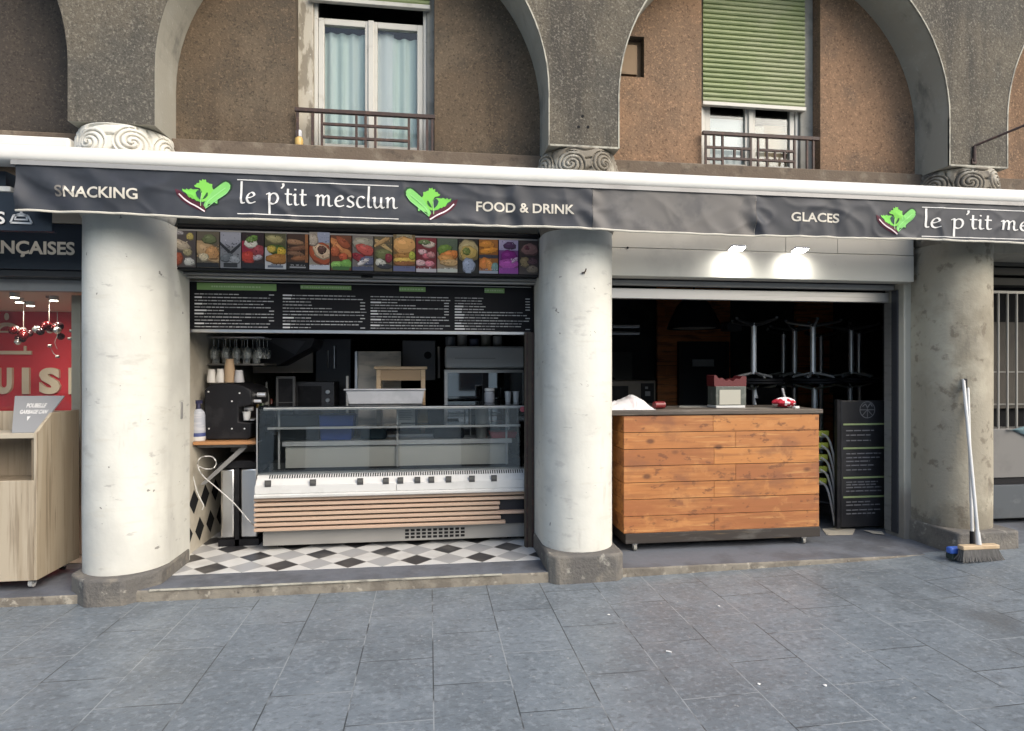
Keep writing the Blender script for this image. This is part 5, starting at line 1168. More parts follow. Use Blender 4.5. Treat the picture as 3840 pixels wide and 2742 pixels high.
mb = MB(); mb.box(A+.012, B+.008, YF2-.004, YB2, .128, .215); part(mb, 'base_rail', MT['darkbase'], wc, bevel=.006)
def caster(x, y, zf, ztop, par, m1, m2):
    mb = MB(); mb.cyl((x-.012, y, zf+.028), (x+.012, y, zf+.028), .028, n=18); c = part(mb, 'caster', m1, par, smooth=40)
    mb = MB(); mb.box(x-.018, x-.013, y-.012, y+.02, zf+.028, ztop); mb.box(x+.013, x+.018, y-.012, y+.02, zf+.028, ztop); mb.box(x-.024, x+.024, y-.02, y+.03, ztop-.006, ztop); part(mb, 'fork', m2, c)
for x, y in ((A+.10, YF2+.03), (B-.13, YF2+.03), (A+.1, YB2-.06), (B-.13, YB2-.06)): caster(x, y, FZ-.001, .128, wc, MT['casing'], MT['steel'])
# on the counter
TZ = 1.213
xa, xb = PX(1335, 4.95), PX(1446, 4.95)
mb = MB(); hp_ = PZ(1405, 880, 4.95)-TZ
def cloth_fn(u, v):
    x = xa+(xb-xa)*u; y = 4.83+.27*v
    pr = .42*min(1, u/.12)+.58*math.exp(-((u-.63)/.20)**2) if u < .63 else math.exp(-((u-.63)/.24)**1.6) if u > .63 else 1
    pr *= math.sin(math.pi*min(1, max(0, v)))**.55
    f1 = abs(noise.noise((u*3.2+v*1.4, v*2.4-u, 3))); f2 = abs(noise.noise((u*6-v*3, v*4+u*2, 9)))
    h = hp_*pr*(.80+.55*f1) + .028*(1-f1*2.2)*min(1, pr*2) + .014*(.5-f2)*min(1, pr*2)
    e = .010*noise.noise((u*5, v*5, 6))
    edge = min(1, u/.05, (1-u)/.08, v/.06, (1-v)/.06)
    return (x+e, y+.02*noise.noise((u*4, v*3, 1))*(1-edge), TZ+.002+max(0, h)*max(0, edge))
mb.grid(cloth_fn, 90, 50); solo(mb, 'crumpled_cloth', MT['cloth'], 'crumpled white cloth heaped on the left end of the plank counter', 'cloth', smooth=180)
mb = MB(); x = PX(1462, 5.0); mb.cyl((x-.045, 4.98, TZ+.032), (x+.05, 5.0, TZ+.032), .031, n=18, m=0); mb.cyl((x+.051, 5.0, TZ+.032), (x+.054, 5.0, TZ+.032), .027, n=18, m=1)
solo(mb, 'drink_can', [mat('dark_red_can', (.16,.015,.018), .35), MT['steel']], 'dark red drink can lying on the plank counter beside the white cloth', 'can')
bx = thing('ticket_box', 'clear display box with a cream card and scalloped red holder on the plank counter', 'display box', (PX(1622, 5.05), 5.05, TZ))
xa, xb = PX(1590, 5.0), PX(1657, 5.0); zt_ = PZ(1620, 858, 5.0)
mb = MB(); mb.box(xa, xb, 5.0, 5.16, TZ+.022, zt_); part(mb, 'case', mat('cloudy_acrylic', (.11,.12,.105), .25, layers=[L((.2,.21,.185), 9, .5, .65, .6)]), bx, bevel=.004)
mb = MB(); mb.box(xa+.03, xb-.055, 4.994, 4.999, TZ+.03, zt_-.03); part(mb, 'card', mat('cream_card', (.40,.39,.33), .7), bx)
mb = MB(); mb.box(xa-.005, xb-.015, 4.985, 5.16, TZ+.001, TZ+.021); part(mb, 'tray', MT['white'], bx, bevel=.003)
mb = MB(); zt2 = PZ(1620, 834, 5.0); n = 36; top = []
for k in range(n+1):
    u = k/n; top.append((xa-.015+(xb-xa+.02)*u, zt2 - (zt2-zt_)*.45*(.5-.5*math.cos(2*math.pi*u*1.0))**.6 + .008*math.sin(u*30)))
mb.prism([(xa-.012, zt_+.001), (xb+.003, zt_+.001)] + top[::-1], 5.005, 5.15, 'y'); part(mb, 'holder', mat('dark_red_holder', (.10,.012,.014), .5), bx)
hp = MB()
V = []; F = []; na, nr = 30, 12; xc = PX(1744, 4.95)
for i in range(nr+1):
    a = math.pi*i/nr
    for j in range(na):
        t = 2*math.pi*j/na; rr = 1+.22*noise.noise((math.cos(t)*2, math.sin(t)*2, a*1.5))
        V.append((xc + .105*math.sin(a)*math.cos(t)*rr, 4.97 + .07*math.sin(a)*math.sin(t)*rr, TZ+.045 - .043*math.cos(a)*(1+.3*noise.noise((math.cos(t)*3, math.sin(t)*3, 8)))))
for i in range(nr):
    for j in range(na): F.append((i*na+j, i*na+(j+1)%na, (i+1)*na+(j+1)%na, (i+1)*na+j))
for f in F:
    q = [V[k] for k in f]; cx_, cz_ = sum(p[0] for p in q)/4, sum(p[2] for p in q)/4
    hp.face(q, 0, hexc('#e8dede') if noise.noise((cx_*22, cz_*40, 2)) > .12 or cz_ > TZ+.078 else hexc('#a3122a'))
solo(hp, 'snack_packet', MT['colmatt'], 'crinkled red and white packet lying on the right part of the plank counter', 'packet', smooth=60)
mb = MB(); x = PX(1768, 4.86); mb.box(x-.02, x+.02, 4.84, 4.88, TZ, TZ+.02); solo(mb, 'paper_tag', MT['paper'], 'tiny white folded paper beside the red and white packet', 'paper', bevel=.003)
mb = MB(); a, b = PX(1500, 5.2), PX(1575, 5.2); mb.prism([(a,5.12),(b-.05,5.12),(b,5.34),(a+.1,5.33)], TZ, TZ+.006, 'z'); solo(mb, 'paper_sheet', MT['casing'], 'grey sheet of paper lying flat on the plank counter, left of the display box', 'paper')

# interior of the right shop
pk = MB()
xa, xb = PX(1460, 8.30), PX(1622, 8.30); z = FZ
while z < 2.7:
    c = xa+(xb-xa)*rnd.random()
    pk.box(xa, c-.002, 8.30, 8.35, z, z+.135); pk.box(c+.002, xb, 8.30, 8.35, z, z+.135); z += .14
solo(pk, 'plank_wall', MT['plankred'], 'reddish brown plank wall behind the black hanging lamp at the back of the right shop', 'plank wall')
pk = MB(); xa2, xb2 = PX(1768, 8.30), PX(1850, 8.30); z = FZ
while z < 2.45: pk.box(xa2, xb2, 8.30, 8.35, z, z+.135); z += .14
solo(pk, 'plank_wall', MT['plankred'], 'reddish plank wall panel between the chrome table columns at the back of the right shop', 'plank wall')
mb = MB(); mb.box(PX(1852, 8.2), PX(1925, 8.2), 8.2, 8.30, 1.2, 2.1); solo(mb, 'stone_panel', MT['brick'], 'dim grey stone panel at the back right of the right shop', 'panel')
def door(xo0, xo1, yo, lab, plate):
    Y = 8.2; a, b = PX(xo0, Y), PX(xo1, Y); zt_ = PZ((xo0+xo1)/2, yo, Y)
    t = thing('interior_door', lab, 'door', ((a+b)/2, Y, FZ))
    mb = MB(); mb.box(a-.06, a, Y-.01, Y+.06, FZ, zt_+.06); mb.box(b, b+.06, Y-.01, Y+.06, FZ, zt_+.06); mb.box(a, b, Y-.01, Y+.06, zt_, zt_+.06); part(mb, 'frame', mat('black_frame', (.02,.016,.015), .6), t)
    mb = MB(); mb.box(a, b, Y, Y+.05, FZ, zt_); part(mb, 'leaf', mat('navy_black_door', (.010,.011,.015), .5), t)
    mb = MB(); p = P(*plate[:2], Y); mb.box(p.x-plate[2], p.x+plate[2], Y-.016, Y-.002, p.z-.05, p.z+.05); part(mb, 'sign_plate', mat('plate_grey', (.40,.41,.43), .5), t)
door(1517, 1610, 768, 'black interior door with a small pale plate in the reddish plank wall', (1561, 806, .16))
door(1688, 1750, 768, 'black interior door seen between the upturned table columns', (1738, 845, .09))
pl = thing('pendant_lamp', 'black metal pendant lampshade hanging near the middle of the right shop', 'pendant lamp', P(1541, 730, 7.2))
p = P(1541, 730, 7.2); mb = MB(); r = .33
mb.lathe([(r,p.z),(r*.93,p.z+.07),(r*.62,p.z+.28),(r*.32,p.z+.40),(.06,p.z+.42)], p.x, 7.2, 32, cap0=False); part(mb, 'lamp_shade', mat('lamp_black', (.010,.011,.014), .3), pl)
mb = MB(); mb.cyl((p.x, 7.2, p.z+.42), (p.x, 7.2, 2.72), .012, n=8); part(mb, 'cord', MT['black'], pl)
mb = MB(); mb.cyl((p.x, 7.2, p.z+.005), (p.x, 7.2, p.z+.015), r*.78, n=28); part(mb, 'diffuser', mat('diffuser', (.75,.72,.66), .6), pl)
bxo('wall_projector', mat('dim_grey', (.10,.10,.105), .6), 'dim grey box hung high on the plank wall, right of the pendant lamp', 'box', 1616, 1648, 716, 734, 8.0, .2)
ov_ = thing('warming_oven', 'beige oven with black printed notice at the back left of the right shop', 'oven', P(1400, 905, 7.5))
a = P(1330, 912, 7.5); b = P(1456, 845, 7.5); mb = MB(); mb.box(a.x, b.x, 7.5, 8.1, a.z-.85, b.z); part(mb, 'body', mat('beige_enamel', (.20,.17,.135), .5), ov_, bevel=.01)
mb = MB(); c = P(1390, 903, 7.5); d_ = P(1395, 857, 7.5); mb.box(a.x+.05, d_.x, 7.49, 7.5, c.z, d_.z); part(mb, 'door', MT['black'], ov_, bevel=.004)
mb = MB(); e = P(1424, 895, 7.49); f_ = P(1452, 851, 7.49); mb.box(e.x, f_.x, 7.485, 7.499, e.z, f_.z, 0); mb.box(e.x+.05, f_.x-.05, 7.483, 7.485, e.z+.09, e.z+.15, 1); mb.box(e.x+.05, f_.x-.08, 7.483, 7.485, e.z+.18, e.z+.21, 1); part(mb, 'notice', [MT['black'], MT['greysign']], ov_)
mb = MB()
for yo in (722, 737): p0 = P(1345, yo, 7.0); p1 = P(1420, yo, 7.0); mb.cyl(p0, (p1.x, 7.0, p0.z), .016, n=8); mb.box(p0.x, p1.x, 7.0, 7.3, p0.z-.03, p0.z-.014)
solo(mb, 'steel_shelf', mat('dull_steel', (.30,.31,.33), .35, .9), 'two tier steel shelf high on the left in the dark of the right shop', 'shelf')
a = P(1350, 850, 8.3); b = P(1404, 782, 8.3); mb = MB(); mb.box(a.x, b.x, 8.3, 8.35, a.z, b.z); mb.prism([(b.x-.55, b.z-.15), (b.x-.50, b.z-.15), (b.x, b.z-.62), (b.x, b.z-.68)], 8.28, 8.299, 'y', 1); solo(mb, 'grey_panel', [mat('dim_panel', (.085,.083,.075), .7), MT['blackmatt']], 'dim grey wall panel with a diagonal rod above the beige oven', 'panel')

# bar tables: upright ones with upturned ones on top
def table(h, feet):
    t = thing('bar_table', 'x', 'table', (0,0,0))
    mb = MB(); mb.lathe([(.27,h-.03),(.285,h-.02),(.285,h-.006),(.275,h)], 0, 0, 32); part(mb, 'tabletop', MT['black'], t)
    mb = MB(); mb.cyl((0,0,.05), (0,0,h-.075), .030, n=18); part(mb, 'column', MT['chrome'], t)
    mb = MB()
    for k in range(4):
        a = math.pi/2*k+.5; c, s_ = math.cos(a), math.sin(a)
        mb.tube([(.02*c,.02*s_,.065), (.14*c,.14*s_,.05), (.27*c,.27*s_,.022)], [.022,.018,.013], 8); mb.cyl((.27*c,.27*s_,0), (.27*c,.27*s_,.02), .017, n=10)
    part(mb, 'foot_base', mat('dark_cast_metal', (.14,.14,.145), .3, .8), t)
    mb = MB()
    for k in range(4):
        a = math.pi/2*k+.9; c, s_ = math.cos(a), math.sin(a); mb.tube([(.02*c,.02*s_,h-.085), (.2*c,.2*s_,h-.045)], .013, 6); mb.cyl((.2*c,.2*s_,h-.046),(.2*c,.2*s_,h-.031),.013,n=8)
    part(mb, 'bracket', MT['alu_grey'], t)
    return t
tA = table(1.36, 1); tB = table(.66, 1)
spots = [(755,6.0),(794.5,6.7),(814.7,6.05),(850.3,6.5),(784,7.4),(821,7.9),(860,7.1)]
nm = ['leftmost', 'third chrome column from the left', 'middle one in the front row', 'bright one above the menu stand', 'dim one behind the left pair', 'dim one farthest back', 'rightmost']
for i, (u, Y) in enumerate(spots):
    x = PX(u/S, Y)
    lo = 'upright black bar table under an upturned one: ' + nm[i]
    up = 'upturned black bar table with feet in the air: ' + nm[i]
    if i == 0: a, b = tA, tB; a.location = (x, Y, FZ); a['label'] = lo; b['label'] = up
    else: a = dup(tA, (x, Y, FZ), rnd.uniform(0, 3), lo); b = dup(tB, (0,0,0), None, up)
    a['group'] = 'upright bar tables'; b['group'] = 'upturned bar tables'
    b.rotation_euler = (math.pi, 0, rnd.uniform(0, 3)); b.location = (x+rnd.uniform(-.02,.02), Y, FZ+1.361+.66)

# stack of chairs beside the counter
ch = thing('stacking_chair', 'x', 'chair', (0,0,0))
def chair_parts(t):
    mb = MB()
    V = []
    nu, nv = 10, 8
    mb.grid(lambda u, v: (-.20+.36*u, -.19+.38*v, .452-.018*math.sin(math.pi*u)*math.sin(math.pi*v)), nu, nv); mb.grid(lambda u, v: (-.20+.36*(1-u), -.19+.38*v, .440-.018*math.sin(math.pi*u)*math.sin(math.pi*v)), nu, nv)
    mb.box(-.20, .175, -.222, -.19, .408, .456); mb.box(-.20, .175, .19, .222, .408, .456)
    part(mb, 'seat', MT['yellow'], t)
    mb = MB(); mb.tube([(-.20,-.205,.402),(.165,-.205,.402)], .010, 8); mb.tube([(-.20,.205,.402),(.165,.205,.402)], .010, 8); mb.tube([(-.2,-.205,.402),(-.2,.205,.402)], .010, 8); mb.tube([(.165,-.205,.402),(.165,.205,.402)], .010, 8)
    part(mb, 'seat_frame', MT['chrome'], t)
    for s_ in (-1, 1):
        mb = MB(); mb.tube(catmull([(.10,s_*.225,.43),(.165,s_*.226,.385),(.205,s_*.226,.28),(.235,s_*.226,.14),(.255,s_*.226,.01)], 6), .011, 8); part(mb, 'leg', MT['chrome'], t)
        mb = MB(); mb.tube(catmull([(-.30,s_*.225,.86),(-.20,s_*.226,.45),(-.24,s_*.226,.01)], 6), .011, 8); part(mb, 'rear_leg', MT['chrome'], t)
    mb = MB(); mb.grid(lambda u, v: (-.27-.05*v+.0*u, -.2+.4*u, .66+.2*v), 8, 4); part(mb, 'backrest', MT['black'], t)
chair_parts(ch)
cl = ['lowest', 'second lowest', 'middle one', 'second highest', 'topmost']
for i in range(5):
    lab = 'chrome stacking chair with lime seat beside the plank counter, %s in its stack' % cl[i]
    loc = (3.535+.006*i, 5.50, FZ+.112*i)
    if i == 0: ch.location = loc; ch['label'] = lab; ch['group'] = 'stacked lime chairs'
    else: dup(ch, loc, 0, lab)['group'] = 'stacked lime chairs'
# tall menu stand
ms = thing('menu_stand', 'tall black menu stand with round emblem and pale green headings inside the right shop', 'menu stand', (4.0, 5.15, FZ))
xa, xb = PX(1868, 5.12), PX(1968, 5.12); zt_ = 1.262
mb = MB(); mb.box(xa, xb, 5.12, 5.15, .10, zt_); part(mb, 'panel', mat('satin_black_board', (.018,.018,.020), .30, layers=[L((.03,.03,.034), 3, .5, .6, .6)]), ms, bevel=.004)
mb = MB(); x = PX(1862, 5.10); mb.box(x-.012, x+.022, 5.10, 5.14, .10, zt_+.01); part(mb, 'post', MT['black'], ms)
def bz(yo): return PZ(1915, yo, 5.119)
for yo in (942, 995, 1060, 1103):
    mb = MB(); mb.box(xa+.02, xb-.015, 5.1165, 5.1205, bz(yo)-.008, bz(yo)+.008); part(mb, 'heading_band', MT['limeprint'], ms)
mb = MB(); rr = random.Random(5)
for yo in (956, 966, 978, 1007, 1016, 1024, 1033, 1043, 1070, 1076, 1082, 1090, 1114, 1121, 1132, 1140):
    x = xa+.05; z = bz(yo); e = xb-.05-rr.random()*.12
    while x < e: wl = rr.uniform(.03, .08); mb.box(x, min(e, x+wl), 5.1185, 5.1205, z-.005, z+.005); x += wl+.012
part(mb, 'printed_rows', mat('dim_print', (.15,.15,.155), .6), ms)
mb = MB(); c = P(1926, 910, 5.119); r = .075
pts = [(c.x+r*math.cos(2*math.pi*k/30), c.z+r*math.sin(2*math.pi*k/30)) for k in range(31)]
def line3(pts, wd, mb, y=5.1175):
    for i in range(len(pts)-1):
        for t in stroke(pts[i:i+2], wd, wd, n=1):
            a = (t[1][0]-t[0][0])*(t[2][1]-t[0][1])-(t[2][0]-t[0][0])*(t[1][1]-t[0][1]); mb.face([(x, y, z) for x, z in (t if a > 0 else t[::-1])])
line3(pts, .006, mb); line3([(c.x-r, c.z), (c.x+r, c.z)], .006, mb); line3([(c.x, c.z+r*.2), (c.x, c.z-r)], .005, mb); line3([(c.x-.05, c.z-.05), (c.x, c.z), (c.x+.05, c.z-.05)], .005, mb); line3([(c.x-.05, c.z+.03), (c.x-.02, c.z+.055), (c.x, c.z+.02), (c.x+.03, c.z+.06), (c.x+.05, c.z+.03)], .009, mb)
part(mb, 'emblem', mat('dim_emblem', (.15,.15,.155), .6), ms, smooth=0)
for i, (pl_, lab) in enumerate((([(1826,1174),(1848,1172),(1868,1182),(1835,1186)], 'flat cardboard sheet on the floor next to the counter foot'), ([(1850,1172),(1900,1174),(1893,1187),(1838,1188)], 'flat cardboard sheet on the floor in front of the black menu stand'), ([(1918,1177),(1958,1180),(1964,1186),(1938,1184)], 'thin white sheet on the floor by the right shutter rail'))):
    mb = MB(); q = []
    for a, b in pl_:
        x, y, bb = _ray(a, b); t = (FZ+.004+.003*i-H)/bb; q.append((x*t, y*t))
    mb.prism(q, FZ+.001+.003*i, FZ+.004+.003*i, 'z'); solo(mb, 'cardboard_sheet', mat('pale_card', (.46,.42,.34), .8), lab, 'cardboard')

# ------------------------------------------------------------------ brooms
def on_ground(xo, yo, zz):
    x, y, b = _ray(xo, yo); t = (zz-H)/b; return Vector((x*t, y*t, zz))
br = thing('push_broom', 'wooden headed push broom with grey bristles and a white handle leaning on the cement column', 'broom', on_ground(2172, 1237, g(4.15)))
gz = g(4.15); yb_ = 4.14; xa, xb = PX(2133, yb_), PX(2214, yb_)
hz = PZ(2172, 1216, yb_)
mb = MB(); mb.box(xa, xb, yb_-.025, yb_+.03, hz-.010, hz+.022); part(mb, 'head', mat('broom_wood', (.50,.38,.24), .6, layers=[L((.38,.27,.16), 8, .5, .65, .6)]), br, bevel=.006)
mb = MB(); rr = random.Random(3)
for i in range(34):
    for j in range(4):
        u = (i+.5)/34; x = xa+.008+(xb-xa-.016)*u; y = yb_-.018+.014*j; sp = (u-.35)*.075
        mb.tube([(x, y, hz-.010), (x+sp*.4, y-.006, (hz+gz)/2), (x+sp+rr.uniform(-.004,.004), y-.02+.012*j, gz+.004+rr.uniform(0,.006))], [.005,.005,.0035], 5)
part(mb, 'bristles', MT['bristle'], br)
top = Vector((PX(2138, 4.42), 4.415, PZ(2138, 842, 4.42))); bot = Vector((PX(2174, yb_), yb_+.002, hz+.02))
dv = (top-bot); mb = MB(); mb.cyl(bot+dv*.06, top, .0125, .0125, 14, 0); mb.cyl(bot, bot+dv*.075, .020, .016, 14, 0); part(mb, 'handle', MT['white'], br)
mb = MB(); q = top-dv*.0; mb.box(q.x-.006, q.x+.026, q.y-.014, q.y-.004, q.z-.075, q.z+.005); part(mb, 'hanging_hook', MT['black'], br, bevel=.004)
b2 = thing('floor_brush', 'blue floor brush with a white handle, standing behind the wooden push broom', 'brush', on_ground(2122, 1229, g(4.05)))
yb2 = 4.21; xa, xb = PX(2106, yb2), PX(2178, yb2); hz2 = gz+.05
mb = MB(); mb.box(xa, xb, yb2-.028, yb2+.028, hz2-.005, hz2+.045); part(mb, 'head', MT['skyblue'], b2, bevel=.012)
mb = MB(); mb.box(xa+.008, xb-.008, yb2-.025, yb2+.03, gz+.004, hz2-.006); part(mb, 'bristles', mat('dark_green_bristle', (.03,.05,.045), .9), b2)
bot = Vector((PX(2160, yb2), yb2, hz2+.04)); top = Vector((PX(2149, 4.42), 4.42, PZ(2149, 850, 4.42))); dv = top-bot
mb = MB(); mb.cyl(bot+dv*.08, top, .0115, n=14); part(mb, 'handle', MT['white'], b2)
mb = MB(); mb.cyl(bot, bot+dv*.09, .020, .017, 14); part(mb, 'socket', MT['black'], b2)

# ------------------------------------------------------------------ the shop on the left
rw = MB(); rw.box(-8, -2.0, 7.40, 7.5, 0, 2.19); struct(rw, 'shop_wall', MT['red'], smooth=0)
rw = MB(); rw.box(-8, -2.0, 5.10, 7.5, 2.19, 2.25); struct(rw, 'ceiling', MT['beige'], smooth=0)
rw = MB(); rw.box(-2.06, -1.995, 5.25, 7.4, 0, 2.19); struct(rw, 'shop_wall', MT['beige'], smooth=0)
wl = thing('wall_lettering', 'beige relief letters and a dish cover emblem on the red wall of the left shop', 'lettering', (-4.2, 7.39, 1.3))
def W(xo, yo): p = P(xo, yo, 7.37); return p.x, p.z
V, F = text2d('UISI', .035)
mb = MB()
def solid_text(mb, ch_, xo0, xo1, yo0, yo1, Y, dep, off=.03):
    V, F = text2d(ch_, off); a = P(xo0, yo1, Y); b = P(xo1, yo0, Y); V = fit(V, a.x, b.x, a.z, b.z)
    T = tris_of(V, F); flat(mb, T, lambda x, z: (x, Y-dep, z))
    from collections import Counter
    cn = Counter()
    for f in F:
        for i in range(len(f)): cn[frozenset((f[i], f[(i+1) % len(f)]))] += 1
    for e, c in cn.items():
        if c == 1:
            i, j = tuple(e); mb.face([(V[i][0], Y-dep, V[i][1]), (V[j][0], Y-dep, V[j][1]), (V[j][0], Y, V[j][1]), (V[i][0], Y, V[i][1])])
for c_, a, b in (('U', -8, 31), ('I', 53, 68.5), ('S', 91, 137), ('I', 156, 171)): solid_text(mb, c_, a, b, 816.5, 875, 7.40, .035, .05)
part(mb, 'letters', MT['beigeletter'], wl, smooth=0)
mb = MB()
c = W(14.5, 733)
def ring(cx, cz, r0, r1, a0, a1, n=24):
    for i in range(n):
        a = a0+(a1-a0)*i/n; b = a0+(a1-a0)*(i+1)/n
        o = [(cx+r0*math.cos(a), cz+r0*math.sin(a)), (cx+r1*math.cos(a), cz+r1*math.sin(a)), (cx+r1*math.cos(b), cz+r1*math.sin(b)), (cx+r0*math.cos(b), cz+r0*math.sin(b))]
        mb.face([(x, 7.37, z) for x, z in o])
u = W(20, 700)[0]-W(10, 700)[0]; u /= 10
x0, z0_ = W(14.5, 738); ring(x0, z0_, u*15, u*20, 0, math.pi); mb.box(x0-22*u, x0+22*u, 7.37, 7.39, z0_-.5*u, z0_+3.5*u)
ring(x0, z0_-16*u, u*35, u*40, R(30), R(150)); mb.box(x0-64*u, x0+55*u, 7.37, 7.39, W(14,785)[1]-.01, W(14,779)[1]); mb.box(x0+38*u, x0+43*u, 7.37, 7.39, W(14,779)[1], W(14,768)[1])
zt_ = W(14.5, 703)[1]; mb.poly([(x0+5.5*u*math.cos(2*math.pi*k/16), 7.372, zt_+9*u*math.sin(2*math.pi*k/16)) for k in range(16)], [tuple(range(16))])
part(mb, 'emblem', MT['beigeletter'], wl, smooth=0)
sf = thing('shop_window', 'tall framed shop window of the red walled shop at the far left', 'shop window', (-3.8, 5.1, .06))
mb = MB(); mb.box(-6, -2.42, 5.07, 5.13, 2.145, 2.235, 0); mb.box(-2.47, -2.402, 5.02, 5.13, .06, 2.145, 1)
part(mb, 'frame', [MT['alu_grey'], mat('black_jamb', (.02,.02,.022), .5)], sf, bevel=.004)
mb = MB(); mb.box(-6, -2.47, 5.098, 5.104, .5, 2.145); part(mb, 'pane', MT['winglass'], sf, smooth=0)
mb = MB(); mb.box(PX(166, 5.35), PX(187, 5.35), 5.30, 5.40, .06, PZ(176, 657, 5.35)); solo(mb, 'window_post', MT['beige'], 'cream upright post behind the left shop window, next to the white column', 'post', bevel=.004)
sg = thing('shop_sign', 'dark navy fascia board with cream capital letters at the far left', 'sign', (-3.6, 4.95, 2.235))
mb = MB(); mb.box(-6, -2.402, 4.90, 5.12, 2.285, 2.625, 0); mb.box(-6, -2.402, 4.93, 5.06, 2.236, 2.284, 1); part(mb, 'board', [MT['navysign'], mat('charcoal_lower_rail', (.03,.03,.033), .5)], sg, bevel=.004)
mb = MB(); a = P(0, 561.5, 4.895); b = P(166, 534, 4.895)
V, F = text2d('FRANÇAISES', .03); hcap = b.z-a.z
V0 = fit(V, 0, 1, 0, 1)
# cap height from the letters without the cedilla
asp = (max(p[0] for p in V)-min(p[0] for p in V)); cap = .70; k = hcap/cap
zmin = min(p[1] for p in V); x1_ = max(p[0] for p in V)
k *= .86; V = [(b.x-(x1_-p[0])*k*1.02, a.z+p[1]*k) for p in V]; flat(mb, tris_of(V, F), lambda x, z: (x, 4.895, z)); part(mb, 'lettering', MT['letter'], sg, smooth=0)
mb = MB(); mb.box(-6, -2.402, 4.90, 5.12, 2.63, 2.98); struct(mb, 'lintel_wall', MT['beige'])
# bauble clusters and lights inside
def cluster(xo, yo, yc_, Y, lab, seed):
    rr = random.Random(seed); p = P(xo, yo, Y); t = thing('bauble_cluster', lab, 'ornament', p)
    for cm_, nme, n_ in ((mat('red_bauble', (.10,.008,.01), .15, .6), 'red_bauble', 4), (mat('silver_bauble', (.65,.62,.6), .15, .9), 'silver_bauble', 3), (mat('dark_bauble', (.03,.01,.012), .15, .4), 'dark_bauble', 3)):
        for k in range(n_):
            mb = MB(); c = Vector((p.x+rr.uniform(-.07,.07), Y+rr.uniform(-.06,.06), p.z+rr.uniform(-.06,.07))); r = rr.uniform(.03,.042)
            mb.lathe([(r*math.sin(math.pi*q/10)+1e-4, c.z-r*math.cos(math.pi*q/10)) for q in range(11)], c.x, c.y, 16); part(mb, nme.split('_')[1], cm_, t)
    mb = MB(); zt_ = PZ(xo, yc_, Y); mb.cyl((p.x, Y, p.z), (p.x, Y, 2.189), .003, n=6); mb.cyl((p.x, Y, 2.172), (p.x, Y, 2.188), .025, n=12)
    part(mb, 'cord', mat('dull_cord', (.16,.14,.13), .7), t)
cluster(52, 746, 683, 6.3, 'hanging cluster of red and silver baubles in front of the emblem on the red wall', 1)
cluster(109, 733, 658, 5.8, 'larger hanging cluster of baubles in the left shop, nearer the white column', 2)
for i, (xo, yo, Y, lab) in enumerate(((15, 640, 5.6, 'small lit ceiling spotlight near the window edge at the far left'), (27, 652, 6.0, 'small lit ceiling spotlight, the second from the left edge'), (52, 671, 6.3, 'small lit ceiling spotlight over the smaller bauble cluster'), (103, 656, 5.8, 'lit ceiling spotlight over the larger bauble cluster'))):
    x = PX(xo, Y); t = thing('ceiling_spotlight', lab, 'spotlight', (x, Y, 2.17)); mb = MB(); mb.cyl((x+.06, Y, 2.15), (x+.06, Y, 2.189), .035, n=16); part(mb, 'housing', MT['white'], t)
    mb = MB(); mb.cyl((x+.06, Y, 2.145), (x+.06, Y, 2.1495), .028, n=16); part(mb, 'lamp_face', MT['spot'], t, smooth=0)
    l = bpy.data.lights.new('spot_light', 'SPOT'); l.energy = 15; l.spot_size = R(140); l.spot_blend = .8; l.shadow_soft_size = .03; l.color = (1, .88, .72)
    o = bpy.data.objects.new('spot_light', l); COL.objects.link(o); o.parent = t; o.location = (.06, 0, -.04); o.rotation_euler = Vector((0, .5, -1)).to_track_quat('-Z', 'Y').to_euler()
# wire of tiny lights
mb = MB(); pts = catmull([(127,690),(128,740),(122,760),(127,775)], 4); mb.tube([P(a, b, 5.7) for a, b in pts], .0022, 6); mb.tube([P(a, b, 5.7) for a, b in catmull([(108,765),(114,775),(120,786),(130,792)], 4)], .0022, 6)
for a, b in ((111,768),(128,792),(159,735),(155,752)): p = P(a, b, 5.7); mb.cyl((p.x-.012, 5.7, p.z), (p.x+.012, 5.7, p.z), .012, n=8)
solo(mb, 'light_string', mat('dull_wire', (.40,.36,.34), .5), 'thin curly string of small white lights hanging under the larger bauble cluster', 'light string')
# wooden bin cabinet
bc = thing('bin_cabinet', 'pale oak waste bin cabinet on castors with a square opening and a grey sign', 'bin cabinet', (-3.0, 4.75, .06))
X0, X1_, Y0, Y1 = -3.42, -2.625, 4.50, 5.0; ZB = .125
side = [(Y0,ZB),(Y0,1.12),(Y0+.17,1.245),(Y1,1.245),(Y1,ZB)]
mb = MB(); mb.prism(side, X1_-.02, X1_, 'x'); part(mb, 'side_panel', MT['oak'], bc, bevel=.002)
mb = MB(); mb.prism(side, X0, X0+.02, 'x'); part(mb, 'side_panel', MT['oak'], bc, bevel=.002)
mb = MB(); mb.box(X0+.0205, X1_-.0205, Y0+.001, Y0+.02, ZB, .80); part(mb, 'door', MT['oak'], bc, bevel=.002)
mb = MB(); mb.box(X0+.0205, X1_-.0205, Y0+.001, Y0+.25, 1.085, 1.118); part(mb, 'top_rail', mat('pale_edge', (.50,.44,.34), .6), bc, bevel=.002)
mb = MB(); mb.box(X0+.021, X1_-.021, Y0+.30, Y0+.32, ZB, 1.084); mb.box(X0+.021, X1_-.021, Y0+.021, Y0+.30, .77, .79); mb.box(X1_-.045, X1_-.021, Y0+.021, Y0+.3, .80, 1.084); part(mb, 'inner_box', MT['oakdark'], bc)
mb = MB(); mb.box(X0+.021, X1_-.021, Y1-.02, Y1-.001, ZB, 1.24); mb.box(X0+.021, X1_-.021, Y0+.021, Y1-.021, ZB, ZB+.02); part(mb, 'back_panel', MT['oak'], bc)
